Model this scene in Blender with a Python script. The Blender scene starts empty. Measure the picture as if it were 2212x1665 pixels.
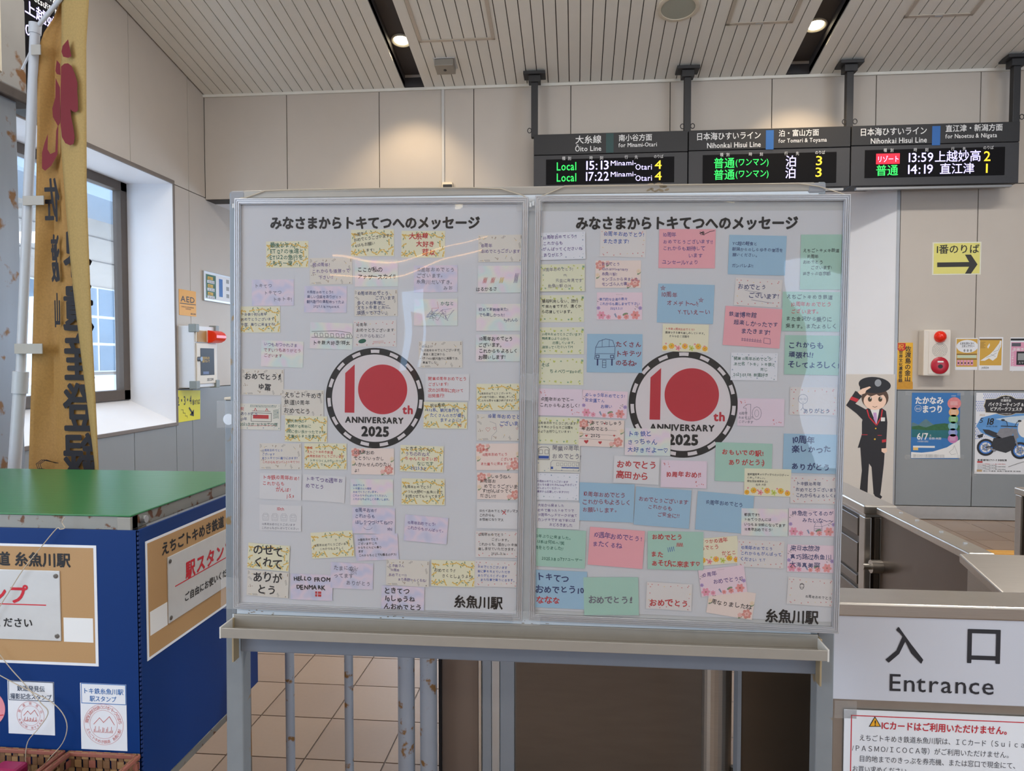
import bpy, math, random
from mathutils import Matrix, Vector

# ------------------------------------------------------------------ camera
scene = bpy.context.scene
COL = scene.collection
FPX, CX, CY = 1560.0, 1106.0, 832.5
YAW, PIT = math.radians(5.09), math.radians(2.11)
CAM = Vector((0, 0, 1.47))
CF = Vector((-math.sin(YAW) * math.cos(PIT), math.cos(YAW) * math.cos(PIT), -math.sin(PIT)))
CR = Vector((math.cos(YAW), math.sin(YAW), 0))
CD = CF.cross(CR)
cam_data = bpy.data.cameras.new('camera')
cam_data.sensor_fit = 'HORIZONTAL'
cam_data.sensor_width = 36
cam_data.lens = FPX / 2212 * 36
cam_data.clip_start = 0.02
cam_obj = bpy.data.objects.new('camera', cam_data)
COL.objects.link(cam_obj)
cam_obj.matrix_world = Matrix(((CR.x, -CD.x, -CF.x, CAM.x), (CR.y, -CD.y, -CF.y, CAM.y),
                               (CR.z, -CD.z, -CF.z, CAM.z), (0, 0, 0, 1)))
scene.camera = cam_obj

# ------------------------------------------------------------------ sky, lamps, exposure
scene.view_settings.view_transform = 'Standard'
scene.view_settings.look = 'None'
scene.view_settings.gamma = 1
scene.view_settings.use_curve_mapping = False
scene.view_settings.exposure = 0.0

world = bpy.data.worlds.new('sky')
scene.world = world
world.use_nodes = True
wn = world.node_tree.nodes
wl = world.node_tree.links
bg = wn['Background']
tc = wn.new('ShaderNodeTexCoord')
nz = wn.new('ShaderNodeTexNoise')
nz.inputs['Scale'].default_value = 2.2
nz.inputs['Detail'].default_value = 5
rp = wn.new('ShaderNodeValToRGB')
rp.color_ramp.elements[0].position = .42
rp.color_ramp.elements[0].color = (.42, .66, 1.0, 1)
rp.color_ramp.elements[1].position = .62
rp.color_ramp.elements[1].color = (.92, .96, 1.0, 1)
wl.new(tc.outputs['Generated'], nz.inputs['Vector'])
wl.new(nz.outputs['Fac'], rp.inputs['Fac'])
wl.new(rp.outputs['Color'], bg.inputs['Color'])
bg.inputs['Strength'].default_value = 6.8


def lamp(name, kind, loc, rot, power, color, size=(1, 1), portal=False, **kw):
    d = bpy.data.lights.new(name, kind)
    if kind == 'AREA':
        d.shape = 'RECTANGLE'
        d.size, d.size_y = size
    d.energy = power
    d.color = color
    for k, v in kw.items():
        setattr(d, k, v)
    if portal:
        d.cycles.is_portal = True
    o = bpy.data.objects.new(name, d)
    COL.objects.link(o)
    o.location = loc
    o.rotation_euler = rot
    return o


R90 = math.pi / 2
lamp('sun', 'SUN', (0, 0, 20), (0, math.radians(38), math.radians(20)), 2.2, (1, .95, .88), angle=math.radians(4))
# daylight entering by the glazed openings (portals guide the sky's own light)
lamp('window_portal', 'AREA', (-4.2, 4.95, 2.05), (0, -R90, 0), 1, (1, 1, 1), (2.1, 2.7), True)
lamp('window_portal', 'AREA', (-3.9, -1.9, 2.0), (0, -R90, 0), 1, (1, 1, 1), (2.4, 5.2), True)
lamp('window_portal', 'AREA', (8.25, -3.0, 1.7), (0, R90, 0), 1, (1, 1, 1), (3.0, 5.0), True)
# unseen area lights added under the hall ceiling to raise its ambient light
for ly in (-1.0, -4.2):
    for lx in (-2.4, .6, 3.6):
        lamp('hall_fill', 'AREA', (lx, ly, 5.1 - abs(ly) * .19 - .1), (0, 0, 0), 36, (1, .94, .87), (1.6, .5))
for lx in (-2.4, .6, 3.4):  # added row ahead of the camera, stronger at right to lift the wall
    lamp('hall_fill', 'AREA', (lx, 3.6, 4.5), (0, 0, 0), 62 if lx < 3 else 96, (1, .95, .9), (1.4, .4))
lamp('passage_fill', 'AREA', (-0.4, 8.6, 3.0), (0, 0, 0), 60, (.95, .97, 1), (4.0, .8))  # added light out of view, brightens the passage and its white jamb


# ------------------------------------------------------------------ geometry helpers
def ray(x, y):
    return CF + CR * ((x - CX) / FPX) + CD * ((y - CY) / FPX)


def onp(x, y, axis, val):
    """world point seen at photo pixel (x, y) on the axis-aligned plane axis = val"""
    d = ray(x, y)
    return CAM + d * ((val - CAM[axis]) / d[axis])


def lin(c):
    def f(v):
        v /= 255.0
        return v / 12.92 if v <= .04045 else ((v + .055) / 1.055) ** 2.4
    return (f(c[0]), f(c[1]), f(c[2]), 1)


MATS = {}


def mat(name, rgb=(200, 200, 200), rough=.6, metal=0.0, var=.06, scale=30, stretch=None, emit=0, bump=0, spec=None,
        coat=0, rust=None):
    if name in MATS:
        return MATS[name]
    m = bpy.data.materials.new(name)
    m.use_nodes = True
    nt = m.node_tree
    N, L = nt.nodes, nt.links
    b = N['Principled BSDF']
    b.inputs['Roughness'].default_value = rough
    b.inputs['Metallic'].default_value = metal
    if spec is not None:
        b.inputs['Specular IOR Level'].default_value = spec
    if coat:
        b.inputs['Coat Weight'].default_value = coat
        b.inputs['Coat Roughness'].default_value = .08
    c = lin(rgb)
    if var or bump or rust:
        t = N.new('ShaderNodeTexCoord')
        mp = N.new('ShaderNodeMapping')
        if stretch:
            mp.inputs['Scale'].default_value = stretch
        n = N.new('ShaderNodeTexNoise')
        n.inputs['Scale'].default_value = scale
        n.inputs['Detail'].default_value = 4
        L.new(t.outputs['Object'], mp.inputs['Vector'])
        L.new(mp.outputs['Vector'], n.inputs['Vector'])
        mx = N.new('ShaderNodeMix')
        mx.data_type = 'RGBA'
        mx.inputs['A'].default_value = tuple(v * (1 - var) for v in c[:3]) + (1,)
        mx.inputs['B'].default_value = tuple(min(1, v * (1 + var)) for v in c[:3]) + (1,)
        L.new(n.outputs['Fac'], mx.inputs['Factor'])
        out = mx.outputs['Result']
        if rust:
            n2 = N.new('ShaderNodeTexNoise')
            n2.inputs['Scale'].default_value = rust[0]
            n2.inputs['Detail'].default_value = 6
            L.new(t.outputs['Object'], n2.inputs['Vector'])
            r2 = N.new('ShaderNodeValToRGB')
            r2.color_ramp.elements[0].position = rust[1]
            r2.color_ramp.elements[1].position = rust[1] + .06
            L.new(n2.outputs['Fac'], r2.inputs['Fac'])
            m2 = N.new('ShaderNodeMix')
            m2.data_type = 'RGBA'
            L.new(r2.outputs['Color'], m2.inputs['Factor'])
            L.new(out, m2.inputs['A'])
            m2.inputs['B'].default_value = lin(rust[2])
            out = m2.outputs['Result']
        L.new(out, b.inputs['Base Color'])
        if bump:
            bp = N.new('ShaderNodeBump')
            bp.inputs['Strength'].default_value = bump
            bp.inputs['Distance'].default_value = .004
            L.new(n.outputs['Fac'], bp.inputs['Height'])
            L.new(bp.outputs['Normal'], b.inputs['Normal'])
    else:
        b.inputs['Base Color'].default_value = c
    if emit:
        b.inputs['Emission Color'].default_value = c
        b.inputs['Emission Strength'].default_value = emit
    MATS[name] = m
    return m


def clear_mat(name, rough=.02, ior=1.45, tint=(1, 1, 1), wav=0, wscale=2.5, gain=1.0):
    """clear sheet: see-through with a Fresnel reflection, optionally wavy"""
    if name in MATS:
        return MATS[name]
    m = bpy.data.materials.new(name)
    m.use_nodes = True
    N, L = m.node_tree.nodes, m.node_tree.links
    N.remove(N['Principled BSDF'])
    o = N['Material Output']
    tr = N.new('ShaderNodeBsdfTransparent')
    tr.inputs['Color'].default_value = tuple(tint) + (1,)
    gl = N.new('ShaderNodeBsdfGlossy')
    gl.inputs['Roughness'].default_value = rough
    fr = N.new('ShaderNodeFresnel')
    fr.inputs['IOR'].default_value = ior
    mu = N.new('ShaderNodeMath')
    mu.operation = 'MULTIPLY'
    mu.inputs[1].default_value = gain
    L.new(fr.outputs['Fac'], mu.inputs[0])
    mx = N.new('ShaderNodeMixShader')
    L.new(mu.outputs[0], mx.inputs['Fac'])
    L.new(tr.outputs[0], mx.inputs[1])
    L.new(gl.outputs[0], mx.inputs[2])
    L.new(mx.outputs[0], o.inputs['Surface'])
    if wav:
        t = N.new('ShaderNodeTexCoord')
        n = N.new('ShaderNodeTexNoise')
        n.inputs['Scale'].default_value = wscale
        n.inputs['Detail'].default_value = 1
        bp = N.new('ShaderNodeBump')
        bp.inputs['Strength'].default_value = 1
        bp.inputs['Distance'].default_value = wav
        L.new(t.outputs['Object'], n.inputs['Vector'])
        L.new(n.outputs['Fac'], bp.inputs['Height'])
        L.new(bp.outputs['Normal'], gl.inputs['Normal'])
    MATS[name] = m
    return m


def pastel_mat(name, cols, scale):
    m = bpy.data.materials.new(name)
    m.use_nodes = True
    N, L = m.node_tree.nodes, m.node_tree.links
    b = N['Principled BSDF']
    b.inputs['Roughness'].default_value = .55
    t = N.new('ShaderNodeTexCoord')
    n = N.new('ShaderNodeTexNoise')
    n.inputs['Scale'].default_value = scale
    n.inputs['Detail'].default_value = 1.5
    r = N.new('ShaderNodeValToRGB')
    el = r.color_ramp.elements
    el[0].position, el[0].color = .28, lin(cols[0])
    el[1].position, el[1].color = .72, lin(cols[-1])
    for i, c in enumerate(cols[1:-1]):
        e = el.new(.28 + .44 * (i + 1) / (len(cols) - 1))
        e.color = lin(c)
    L.new(t.outputs['Object'], n.inputs['Vector'])
    L.new(n.outputs['Fac'], r.inputs['Fac'])
    L.new(r.outputs['Color'], b.inputs['Base Color'])
    MATS[name] = m
    return m


GLYPH = {}


def glyph(ch, w):
    k = ch
    if k not in GLYPH:
        c = bpy.data.curves.new('g', 'FONT')
        c.body = ch
        c.resolution_u = 2
        o = bpy.data.objects.new('g', c)
        me = o.to_mesh()
        vs = [(v.co.x, v.co.y) for v in me.vertices]
        fs = [tuple(p.vertices) for p in me.polygons]
        o.to_mesh_clear()
        bpy.data.objects.remove(o)
        bpy.data.curves.remove(c)
        if ord(ch) >= 0x2E80:
            adv = 1.0
        elif vs:
            adv = max(v[0] for v in vs) + .07
        else:
            adv = .3
        GLYPH[k] = (vs, fs, adv)
    return GLYPH[k]


def textw(s, sp=0):
    return sum(glyph(c, 0)[2] + sp for c in s)


class MB:
    """collects shapes, then links them as ONE mesh object"""

    def __init__(self):
        self.v, self.f, self.m, self.mats = [], [], [], []

    def mi(self, m):
        if m not in self.mats:
            self.mats.append(m)
        return self.mats.index(m)

    def add(self, vs, fs, m):
        o = len(self.v)
        i = self.mi(m)
        self.v.extend(vs)
        for f in fs:
            self.f.append(tuple(o + k for k in f))
            self.m.append(i)
        return self

    def box(self, x0, x1, y0, y1, z0, z1, m):
        vs = [(x, y, z) for z in (z0, z1) for y in (y0, y1) for x in (x0, x1)]
        return self.add(vs, [(0, 2, 3, 1), (4, 5, 7, 6), (0, 1, 5, 4), (2, 6, 7, 3), (0, 4, 6, 2), (1, 3, 7, 5)], m)

    def hexa(self, a, b, m):
        """solid between two matching quads"""
        vs = list(map(tuple, a)) + list(map(tuple, b))
        return self.add(vs, [(3, 2, 1, 0), (4, 5, 6, 7), (0, 1, 5, 4), (1, 2, 6, 5), (2, 3, 7, 6), (3, 0, 4, 7)], m)

    def quad(self, a, b, c, d, m):
        return self.add([tuple(a), tuple(b), tuple(c), tuple(d)], [(0, 1, 2, 3)], m)

    def poly(self, pts, z, m):
        return self.add([(p[0], p[1], z) for p in pts], [tuple(range(len(pts)))], m)

    def prism(self, pts, z0, z1, m):
        n = len(pts)
        vs = [(p[0], p[1], z0) for p in pts] + [(p[0], p[1], z1) for p in pts]
        fs = [tuple(range(n - 1, -1, -1)), tuple(range(n, 2 * n))] + \
             [(i, (i + 1) % n, n + (i + 1) % n, n + i) for i in range(n)]
        return self.add(vs, fs, m)

    def ell(self, cx, cy, a, b, z, m, n=12, rot=0, start=0):
        c, s = math.cos(rot), math.sin(rot)
        pts = []
        for i in range(n):
            t = start + 2 * math.pi * i / n
            x, y = a * math.cos(t), b * math.sin(t)
            pts.append((cx + x * c - y * s, cy + x * s + y * c))
        return self.poly(pts, z, m)

    def ring(self, cx, cy, r0, r1, z, m, n=48, a0=0, a1=2 * math.pi):
        full = abs(a1 - a0 - 2 * math.pi) < 1e-6
        k = n if full else n + 1
        vs = []
        for i in range(k):
            t = a0 + (a1 - a0) * i / n
            vs += [(cx + r0 * math.cos(t), cy + r0 * math.sin(t), z), (cx + r1 * math.cos(t), cy + r1 * math.sin(t), z)]
        fs = [(2 * i, 2 * i + 1, 2 * ((i + 1) % k) + 1, 2 * ((i + 1) % k)) for i in range(n)]
        return self.add(vs, fs, m)

    def stroke(self, pts, w, z, m):
        for (x0, y0), (x1, y1) in zip(pts, pts[1:]):
            d = math.hypot(x1 - x0, y1 - y0) or 1e-9
            ux, uy = (x1 - x0) / d, (y1 - y0) / d
            px, py = -uy * w / 2, ux * w / 2
            e = w * .3
            self.add([(x0 - ux * e - px, y0 - uy * e - py, z), (x1 + ux * e - px, y1 + uy * e - py, z),
                      (x1 + ux * e + px, y1 + uy * e + py, z), (x0 - ux * e + px, y0 - uy * e + py, z)], [(0, 1, 2, 3)], m)
        return self

    def heart(self, cx, cy, s, z, m, rot=0):
        pts = []
        for i in range(12):
            t = 2 * math.pi * i / 12
            x = 16 * math.sin(t) ** 3 / 17
            y = (13 * math.cos(t) - 5 * math.cos(2 * t) - 2 * math.cos(3 * t) - math.cos(4 * t)) / 17
            c, q = math.cos(rot), math.sin(rot)
            pts.append((cx + s * (x * c - y * q), cy + s * (x * q + y * c)))
        return self.poly(pts[::-1], z, m)

    def star(self, cx, cy, s, z, m, n=5, inner=.42, rot=0):
        pts = []
        for i in range(2 * n):
            r = s if i % 2 == 0 else s * inner
            t = math.pi / 2 + rot + math.pi * i / n
            pts.append((cx + r * math.cos(t), cy + r * math.sin(t)))
        return self.poly(pts, z, m)

    def cyl(self, p0, p1, r, m, n=12, r1=None, caps=True):
        p0, p1 = Vector(p0), Vector(p1)
        r1 = r if r1 is None else r1
        a = (p1 - p0).normalized()
        u = a.orthogonal().normalized()
        w = a.cross(u)
        vs = []
        for p, q in ((p0, r), (p1, r1)):
            for i in range(n):
                t = 2 * math.pi * i / n
                vs.append(tuple(p + (u * math.cos(t) + w * math.sin(t)) * q))
        fs = [(i, (i + 1) % n, n + (i + 1) % n, n + i) for i in range(n)]
        if caps:
            fs += [tuple(range(n - 1, -1, -1)), tuple(range(n, 2 * n))]
        return self.add(vs, fs, m)

    def tube(self, pts, r, m, n=6):
        pts = [Vector(p) for p in pts]
        vs, k = [], len(pts)
        u = None
        for i, p in enumerate(pts):
            a = (pts[min(i + 1, k - 1)] - pts[max(i - 1, 0)]).normalized()
            u = a.orthogonal().normalized() if u is None else (u - a * u.dot(a)).normalized()
            w = a.cross(u)
            for j in range(n):
                t = 2 * math.pi * j / n
                vs.append(tuple(p + (u * math.cos(t) + w * math.sin(t)) * r))
        fs = [(i * n + j, i * n + (j + 1) % n, (i + 1) * n + (j + 1) % n, (i + 1) * n + j)
              for i in range(k - 1) for j in range(n)]
        fs += [tuple(range(n - 1, -1, -1)), tuple(range((k - 1) * n, k * n))]
        return self.add(vs, fs, m)

    def lathe(self, prof, m, n=24, c=(0, 0)):
        """profile of (r, z) turned about the local z axis"""
        k = len(prof)
        vs = [(c[0] + r * math.cos(2 * math.pi * j / n), c[1] + r * math.sin(2 * math.pi * j / n), z) for r, z in prof for j in range(n)]
        fs = [(i * n + j, i * n + (j + 1) % n, (i + 1) * n + (j + 1) % n, (i + 1) * n + j)
              for i in range(k - 1) for j in range(n)]
        if prof[-1][0] > 1e-6:
            fs.append(tuple(range((k - 1) * n, k * n)))
        return self.add(vs, fs, m)

    def text(self, s, x, y, size, m, z=0, align='l', w=0.0, jit=0.0, rot=0.0, sp=0.0, xs=1.0, slant=0.0, vert=False,
             mirror=False, rnd=None):
        tw = textw(s, sp) * size * xs
        if not vert:
            x0 = x - (tw / 2 if align == 'c' else tw if align == 'r' else 0)
        cr, sr = math.cos(rot), math.sin(rot)
        pen = 0.0
        for i, ch in enumerate(s):
            vs, fs, adv = glyph(ch, w)
            gj = gk = gr = 0
            gs = 1.0
            if jit:
                gj, gk = rnd.uniform(-1, 1) * jit * .05, rnd.uniform(-1, 1) * jit * .09
                gr, gs = rnd.uniform(-1, 1) * jit * .13, 1 + rnd.uniform(-1, 1) * jit * .14
            cg, sg = math.cos(gr), math.sin(gr)
            out = []
            for vx, vy in vs:
                vx, vy = (vx - .45) * gs, (vy - .38) * gs
                vx, vy = vx * cg - vy * sg + .45 + gj, vx * sg + vy * cg + .38 + gk
                vx += vy * slant
                if vert:
                    lx, ly = (vx - .5) * size * xs, (vy - .85 - i * (1.02 + sp)) * size
                    if mirror:
                        lx = -lx
                    out.append((x + lx, y + ly, z))
                else:
                    lx, ly = (vx * size) * xs + pen, vy * size
                    if mirror:
                        lx = tw - lx
                    px, py = (x0 - x) + lx, ly
                    out.append((x + px * cr - py * sr, y + px * sr + py * cr, z))
            if mirror:
                fs = [f[::-1] for f in fs]
            self.add(out, fs, m)
            if w > 0:
                d = w * size
                e = 2e-6 if size < .0125 else 3e-5
                for k, (ox, oy) in enumerate(((-.5 * d, .87 * d), (-.5 * d, -.87 * d)) if size < .0125 else ((d, 0), (-d, 0), (0, d), (0, -d), (.7 * d, .7 * d), (.7 * d, -.7 * d), (-.7 * d, .7 * d), (-.7 * d, -.7 * d))):
                    self.add([(q[0] + ox, q[1] + oy, q[2] + e * (k + 1)) for q in out], fs, m)
            pen += (adv + sp) * size * xs
        return self

    def mesh(self, name):
        me = bpy.data.meshes.new(name)
        me.from_pydata([tuple(p) for p in self.v], [], self.f)
        for m in self.mats:
            me.materials.append(m)
        me.polygons.foreach_set('material_index', self.m)
        me.update()
        return me

    def build(self, name, parent=None, mw=None, bevel=0, smooth=False, **tags):
        return link(name, self.mesh(name), parent, mw, bevel, smooth, **tags)


def link(name, me, parent=None, mw=None, bevel=0, smooth=False, **tags):
    o = bpy.data.objects.new(name, me)
    COL.objects.link(o)
    if parent:
        o.parent = parent
    if mw is not None:
        o.matrix_local = mw
    if bevel:
        b = o.modifiers.new('bevel', 'BEVEL')
        b.width = bevel
        b.segments = 2
        b.limit_method = 'ANGLE'
    if smooth:
        me.polygons.foreach_set('use_smooth', [True] * len(me.polygons))
        me.set_sharp_from_angle(angle=math.radians(40))
    for k, v in tags.items():
        o[k] = v
    return o


def frame(o, ex, ey):
    ex = Vector(ex).normalized()
    en = ex.cross(Vector(ey)).normalized()
    ey = en.cross(ex)
    return Matrix(((ex.x, ey.x, en.x, o[0]), (ex.y, ey.y, en.y, o[1]), (ex.z, ey.z, en.z, o[2]), (0, 0, 0, 1)))


def thing(name, mw, label, category, group=None, **kw):
    o = bpy.data.objects.new(name, None)
    COL.objects.link(o)
    o.empty_display_size = .05
    o.matrix_world = mw
    o['label'] = label
    o['category'] = category
    if group:
        o['group'] = group
    for k, v in kw.items():
        o[k] = v
    return o


def T(x, y, z):
    return Matrix.Translation((x, y, z))


RNG = random.Random(11)

# ------------------------------------------------------------------ materials of the place
WALL = mat('wall_panel', (191, 182, 171), .55, var=.03, scale=6)
WALLG = mat('wall_grey', (138, 143, 146), .5, var=.03, scale=6)
SEAM = mat('seam_dark', (70, 66, 62), .8, var=0)
WHITE = mat('reveal_white', (232, 233, 236), .5, var=.02, scale=5)
CEIL = mat('ceiling_slat', (224, 221, 211), .5, var=.03, scale=8)
TROUGH = mat('trough_dark', (74, 70, 70), .6, var=.05)
STEEL = mat('brushed_steel', (170, 164, 156), .34, .9, var=.10, scale=18, stretch=(1, 1, 40))
STEELH = mat('brushed_steel_flat', (186, 180, 172), .3, .92, var=.10, scale=16, stretch=(1, 30, 1))
ALU = mat('aluminium', (196, 198, 200), .38, .75, var=.04, scale=20)
GREYP = mat('grey_paint', (128, 133, 140), .45, var=.05, scale=20)
BLACKP = mat('black_paint', (38, 38, 40), .5, var=.05)
WHITEP = mat('white_paper', (224, 226, 230), .6, var=.015, scale=8)
TILE = mat('floor_tile', (143, 121, 102), .42, var=.05, scale=60)
TILE2 = mat('floor_tile_warm', (138, 116, 98), .42, var=.05, scale=60)
GROUT = mat('grout', (96, 82, 72), .8, var=.05)
YB = 6.907
XL = -3.66

# floor: slab with a tiled finish, single tiles where the photo tells them apart
m = bpy.data.materials.new('tiled_floor')
m.use_nodes = True
N, L = m.node_tree.nodes, m.node_tree.links
b = N['Principled BSDF']
b.inputs['Roughness'].default_value = .42
tcn = N.new('ShaderNodeTexCoord')
mp = N.new('ShaderNodeMapping')
mp.inputs['Location'].default_value = (.991, -2.827, 0)
br = N.new('ShaderNodeTexBrick')
br.offset = 0
br.inputs['Scale'].default_value = 1
br.inputs['Brick Width'].default_value = .3
br.inputs['Row Height'].default_value = .3
br.inputs['Mortar Size'].default_value = .004
br.inputs['Color1'].default_value = lin((143, 121, 102))
br.inputs['Color2'].default_value = lin((138, 116, 98))
br.inputs['Mortar'].default_value = lin((96, 82, 72))
L.new(tcn.outputs['Object'], mp.inputs['Vector'])
L.new(mp.outputs['Vector'], br.inputs['Vector'])
L.new(br.outputs['Color'], b.inputs['Base Color'])
floor = MB().box(-3.9, 8.3, -8.2, 10.8, -.06, -.004, m).build('floor', kind='structure')
tile_me = [MB().box(0, .294, 0, .294, -.006, 0, t).mesh('tile') for t in (TILE, TILE2)]
for (i0, i1, j0, j1) in ((-3, 4, -2, 6), (8, 18, 4, 13)):
    for i in range(i0, i1):
        for j in range(j0, j1):
            link('tile', tile_me[(i * 7 + j * 3) % 2], floor, T(-.991 + .3 * i + .003, 2.827 + .3 * j + .003, 0))

# back wall: bulkhead over the passage, full wall right of it, each cladding panel its own piece
wall = MB()
wall.box(XL, 8.2, YB + .012, YB + .2, 3.04, 4.6, SEAM)
wall.box(2.905, 8.2, YB + .012, YB + .2, 0, 3.04, SEAM)
wall_back = wall.build('wall_back', kind='structure')
xs = [XL, -2.82, -1.90, -.98, -.06, .86, 1.78, 2.70, 3.60, 4.52, 5.44, 6.36, 7.28, 8.2]
G = .004
for a, c in zip(xs, xs[1:]):
    MB().box(a + G, c - G, YB, YB + .015, 3.045, 4.2, WALL).build('panel', wall_back)
xr = [2.93, 3.60, 4.52, 5.44, 6.36, 7.28, 8.2]
for a, c in zip(xr, xr[1:]):
    MB().box(a + G, c - G, YB, YB + .015, 1.187, 3.037, WALL).build('panel', wall_back)
    MB().box(a + G, c - G, YB, YB + .015, .125, 1.18, WALLG).build('panel', wall_back)
MB().box(2.9, 8.2, YB - .012, YB + .015, 0, .12, STEELH).build('baseboard_back', kind='structure', bevel=.003)
MB().box(2.9, 2.926, YB - .006, YB + .03, 0, 3.04, mat('edge_bead', (168, 170, 172), .4, .3)).build('trim_corner', kind='structure')
MB().box(XL, 8.2, YB - .02, YB, 4.035, 4.06, CEIL).build('trim_ceiling', kind='structure')
# soffit and splayed jamb of the passage opening
MB().box(XL, 2.9, YB + .2, 10.6, 3.04, 3.1, WHITE).build('ceiling_passage', kind='structure')
MB().quad((2.9, YB, 0), (2.28, 7.5, 0), (2.28, 7.5, 3.04), (2.9, YB, 3.04), WHITE) \
    .add([(2.95, YB + .1, 0), (2.33, 7.6, 0), (2.33, 7.6, 3.04), (2.95, YB + .1, 3.04)], [(0, 1, 2, 3)], WHITE) \
    .build('wall_jamb', kind='structure')
MB().box(2.28, 2.4, 7.5, 10.6, 0, 3.04, WHITE).build('wall_passage_side', kind='structure')
pb = MB()
pb.box(-3.9, -3.0, 10.5, 10.6, 0, 3.1, WALL).box(1.6, 2.4, 10.5, 10.6, 0, 3.1, WALL)
pb.box(-3.0, 1.6, 10.5, 10.6, 0, 1.0, WALLG).box(-3.0, 1.6, 10.5, 10.6, 2.5, 3.1, WALL)
pb.build('wall_passage_end', kind='structure')

# left wall with the deep window opening and its panels
WY0, WY1, WZ0, WZ1 = 3.62, 6.32, .888, 3.06
lw = MB()
for (y0, y1, z0, z1) in ((-8.2, -4.6, 0, 5.5), (-4.6, .8, 0, .9), (-4.6, .8, 3.1, 5.5), (.8, WY0, 0, 5.5), (WY0, WY1, 0, WZ0),
                         (WY0, WY1, WZ1, 5.5), (WY1, 10.6, 0, 5.5)):
    lw.box(XL - .2, XL - .012, y0, y1, z0, z1, SEAM)
wall_left = lw.build('wall_left', kind='structure')
s1 = onp(277, 100, 0, XL).y
s2 = onp(406, 300, 0, XL).y
PX0, PX1 = XL - .015, XL


def lpanel(y0, y1, z0, z1, mm):
    MB().box(PX0, PX1, y0 + G, y1 - G, z0 + G, z1 - G, mm).build('panel', wall_left)


for y0, y1 in ((2.7, WY0), (WY0, s1), (s1, s2), (s2, YB)):
    lpanel(y0, y1, 3.06 if y1 <= WY1 + .3 or y0 >= WY1 - .3 else 3.06, 5.4 - .191 * max(0, y0), WALL)
for y0, y1 in ((-8.2, -4.6), (.8, 2.7)):
    lpanel(y0, y1, 0, 5.3, WALL)
lpanel(-4.6, .8, 0, .9, WALLG)
lpanel(-4.6, .8, 3.1, 5.3, WALL)
lpanel(2.7, WY0, 1.19, 3.06, WALL)
lpanel(2.7, WY0, 0, 1.19, WALLG)
g1 = onp(291, 980, 0, XL).y
lpanel(WY0, g1, 0, WZ0, WALLG)
lpanel(g1, WY1, 0, WZ0, WALLG)
lpanel(WY1, s2, 0, 1.19, WALLG)
lpanel(s2, 7.7, 0, 1.19, WALLG)
lpanel(7.7, 10.5, 0, 1.19, WALLG)
lpanel(WY1, s2, 1.19, 3.06, WALL)
lpanel(s2, 7.7, 1.19, 3.06, WALL)
lpanel(7.7, 10.5, 1.19, 3.06, WALL)

# window in the left wall: white deep reveals, dark frame, pane
FX = -4.1
win = thing('window_1', Matrix.Identity(4), 'deep white window opening in the left wall beside the gold banner', 'window', kind='structure')
DARKF = mat('window_frame_dark', (96, 86, 78), .5, .3)
rv = MB()
z2 = 1.10
WZ1 -= .004
rv.quad((XL, WY0, WZ0), (XL, WY1, WZ0), (FX, WY1 - .04, z2), (FX, WY0, z2), WHITE)
rv.quad((XL, WY1, WZ0), (XL, WY1, WZ1), (FX, WY1 - .04, WZ1), (FX, WY1 - .04, z2), WHITE)
rv.quad((XL, WY0, WZ1), (FX, WY0, WZ1), (FX, WY1 - .04, WZ1), (XL, WY1, WZ1), WHITE)
rv.quad((XL, WY0, WZ0), (FX, WY0, z2), (FX, WY0, WZ1), (XL, WY0, WZ1), WHITE)
rv.build('reveal', win)
ed = MB()
ed.box(XL - .004, XL + .012, WY0 - .02, WY1 + .02, WZ1, WZ1 + .035, mat('window_edge', (122, 112, 104), .5, .2))
ed.box(XL - .004, XL + .012, WY0 - .02, WY1 + .02, WZ0 - .03, WZ0, mat('window_edge'))
ed.box(XL - .004, XL + .012, WY1, WY1 + .02, WZ0, WZ1, mat('window_edge'))
ed.build('opening_edge', win, bevel=.003)
fr = MB()
for (y0, y1, z0, z1) in ((WY0, WY1 - .04, z2, z2 + .09), (WY0, WY1 - .04, WZ1 - .08, WZ1), (WY1 - .13, WY1 - .04, z2, WZ1), (WY0, WY0 + .09, z2, WZ1),
                         (4.72, 4.8, z2, WZ1)):
    fr.box(FX - .05, FX + .03, y0, y1, z0, z1, DARKF)
fr.build('window_frame', win, bevel=.004)
MB().box(FX - .02, FX - .012, WY0 + .05, 4.76, z2 + .05, WZ1 - .05, clear_mat('pane_clear', gain=.6)).build('pane', win)
MB().box(FX - .02, FX - .012, 4.76, WY1 - .1, z2 + .05, WZ1 - .05, clear_mat('pane_clear')).build('pane', win)

# sloping slatted ceiling
KS = .191
CF0 = frame((0, YB, 4.055), (1, 0, 0), (0, -1, KS))
CLEN = YB / math.cos(math.atan(KS))
ceil_b = MB()
for a, c in ((XL, -1.645), (-1.455, 1.897), (2.105, 8.2)):
    ceil_b.box(a, c, 0, CLEN, -.06, -.014, SEAM)
for a, c in ((-1.645, -1.455), (1.897, 2.105)):
    ceil_b.box(a, c, 0, CLEN, -.22, -.13, TROUGH)
    ceil_b.box(a - .02, a, 0, CLEN, -.22, -.01, TROUGH).box(c, c + .02, 0, CLEN, -.22, -.01, TROUGH)
    ceil_b.box(a, c, -.001, .02, -.22, -.01, TROUGH)
ceiling = ceil_b.build('ceiling', None, CF0, kind='structure')
SL = {}
for a, c in ((XL + .01, -1.645), (-1.455, 1.897), (2.105, 8.2)):
    n = round((c - a) / .1)
    wd = (c - a) / n
    for i in range(n):
        k = round(wd, 4)
        if k not in SL:
            SL[k] = MB().box(.004, wd - .004, .012, CLEN, -.016, 0, CEIL).mesh('slat')
        link('slat', SL[k], ceiling, T(a + i * wd, 0, 0))
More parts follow.
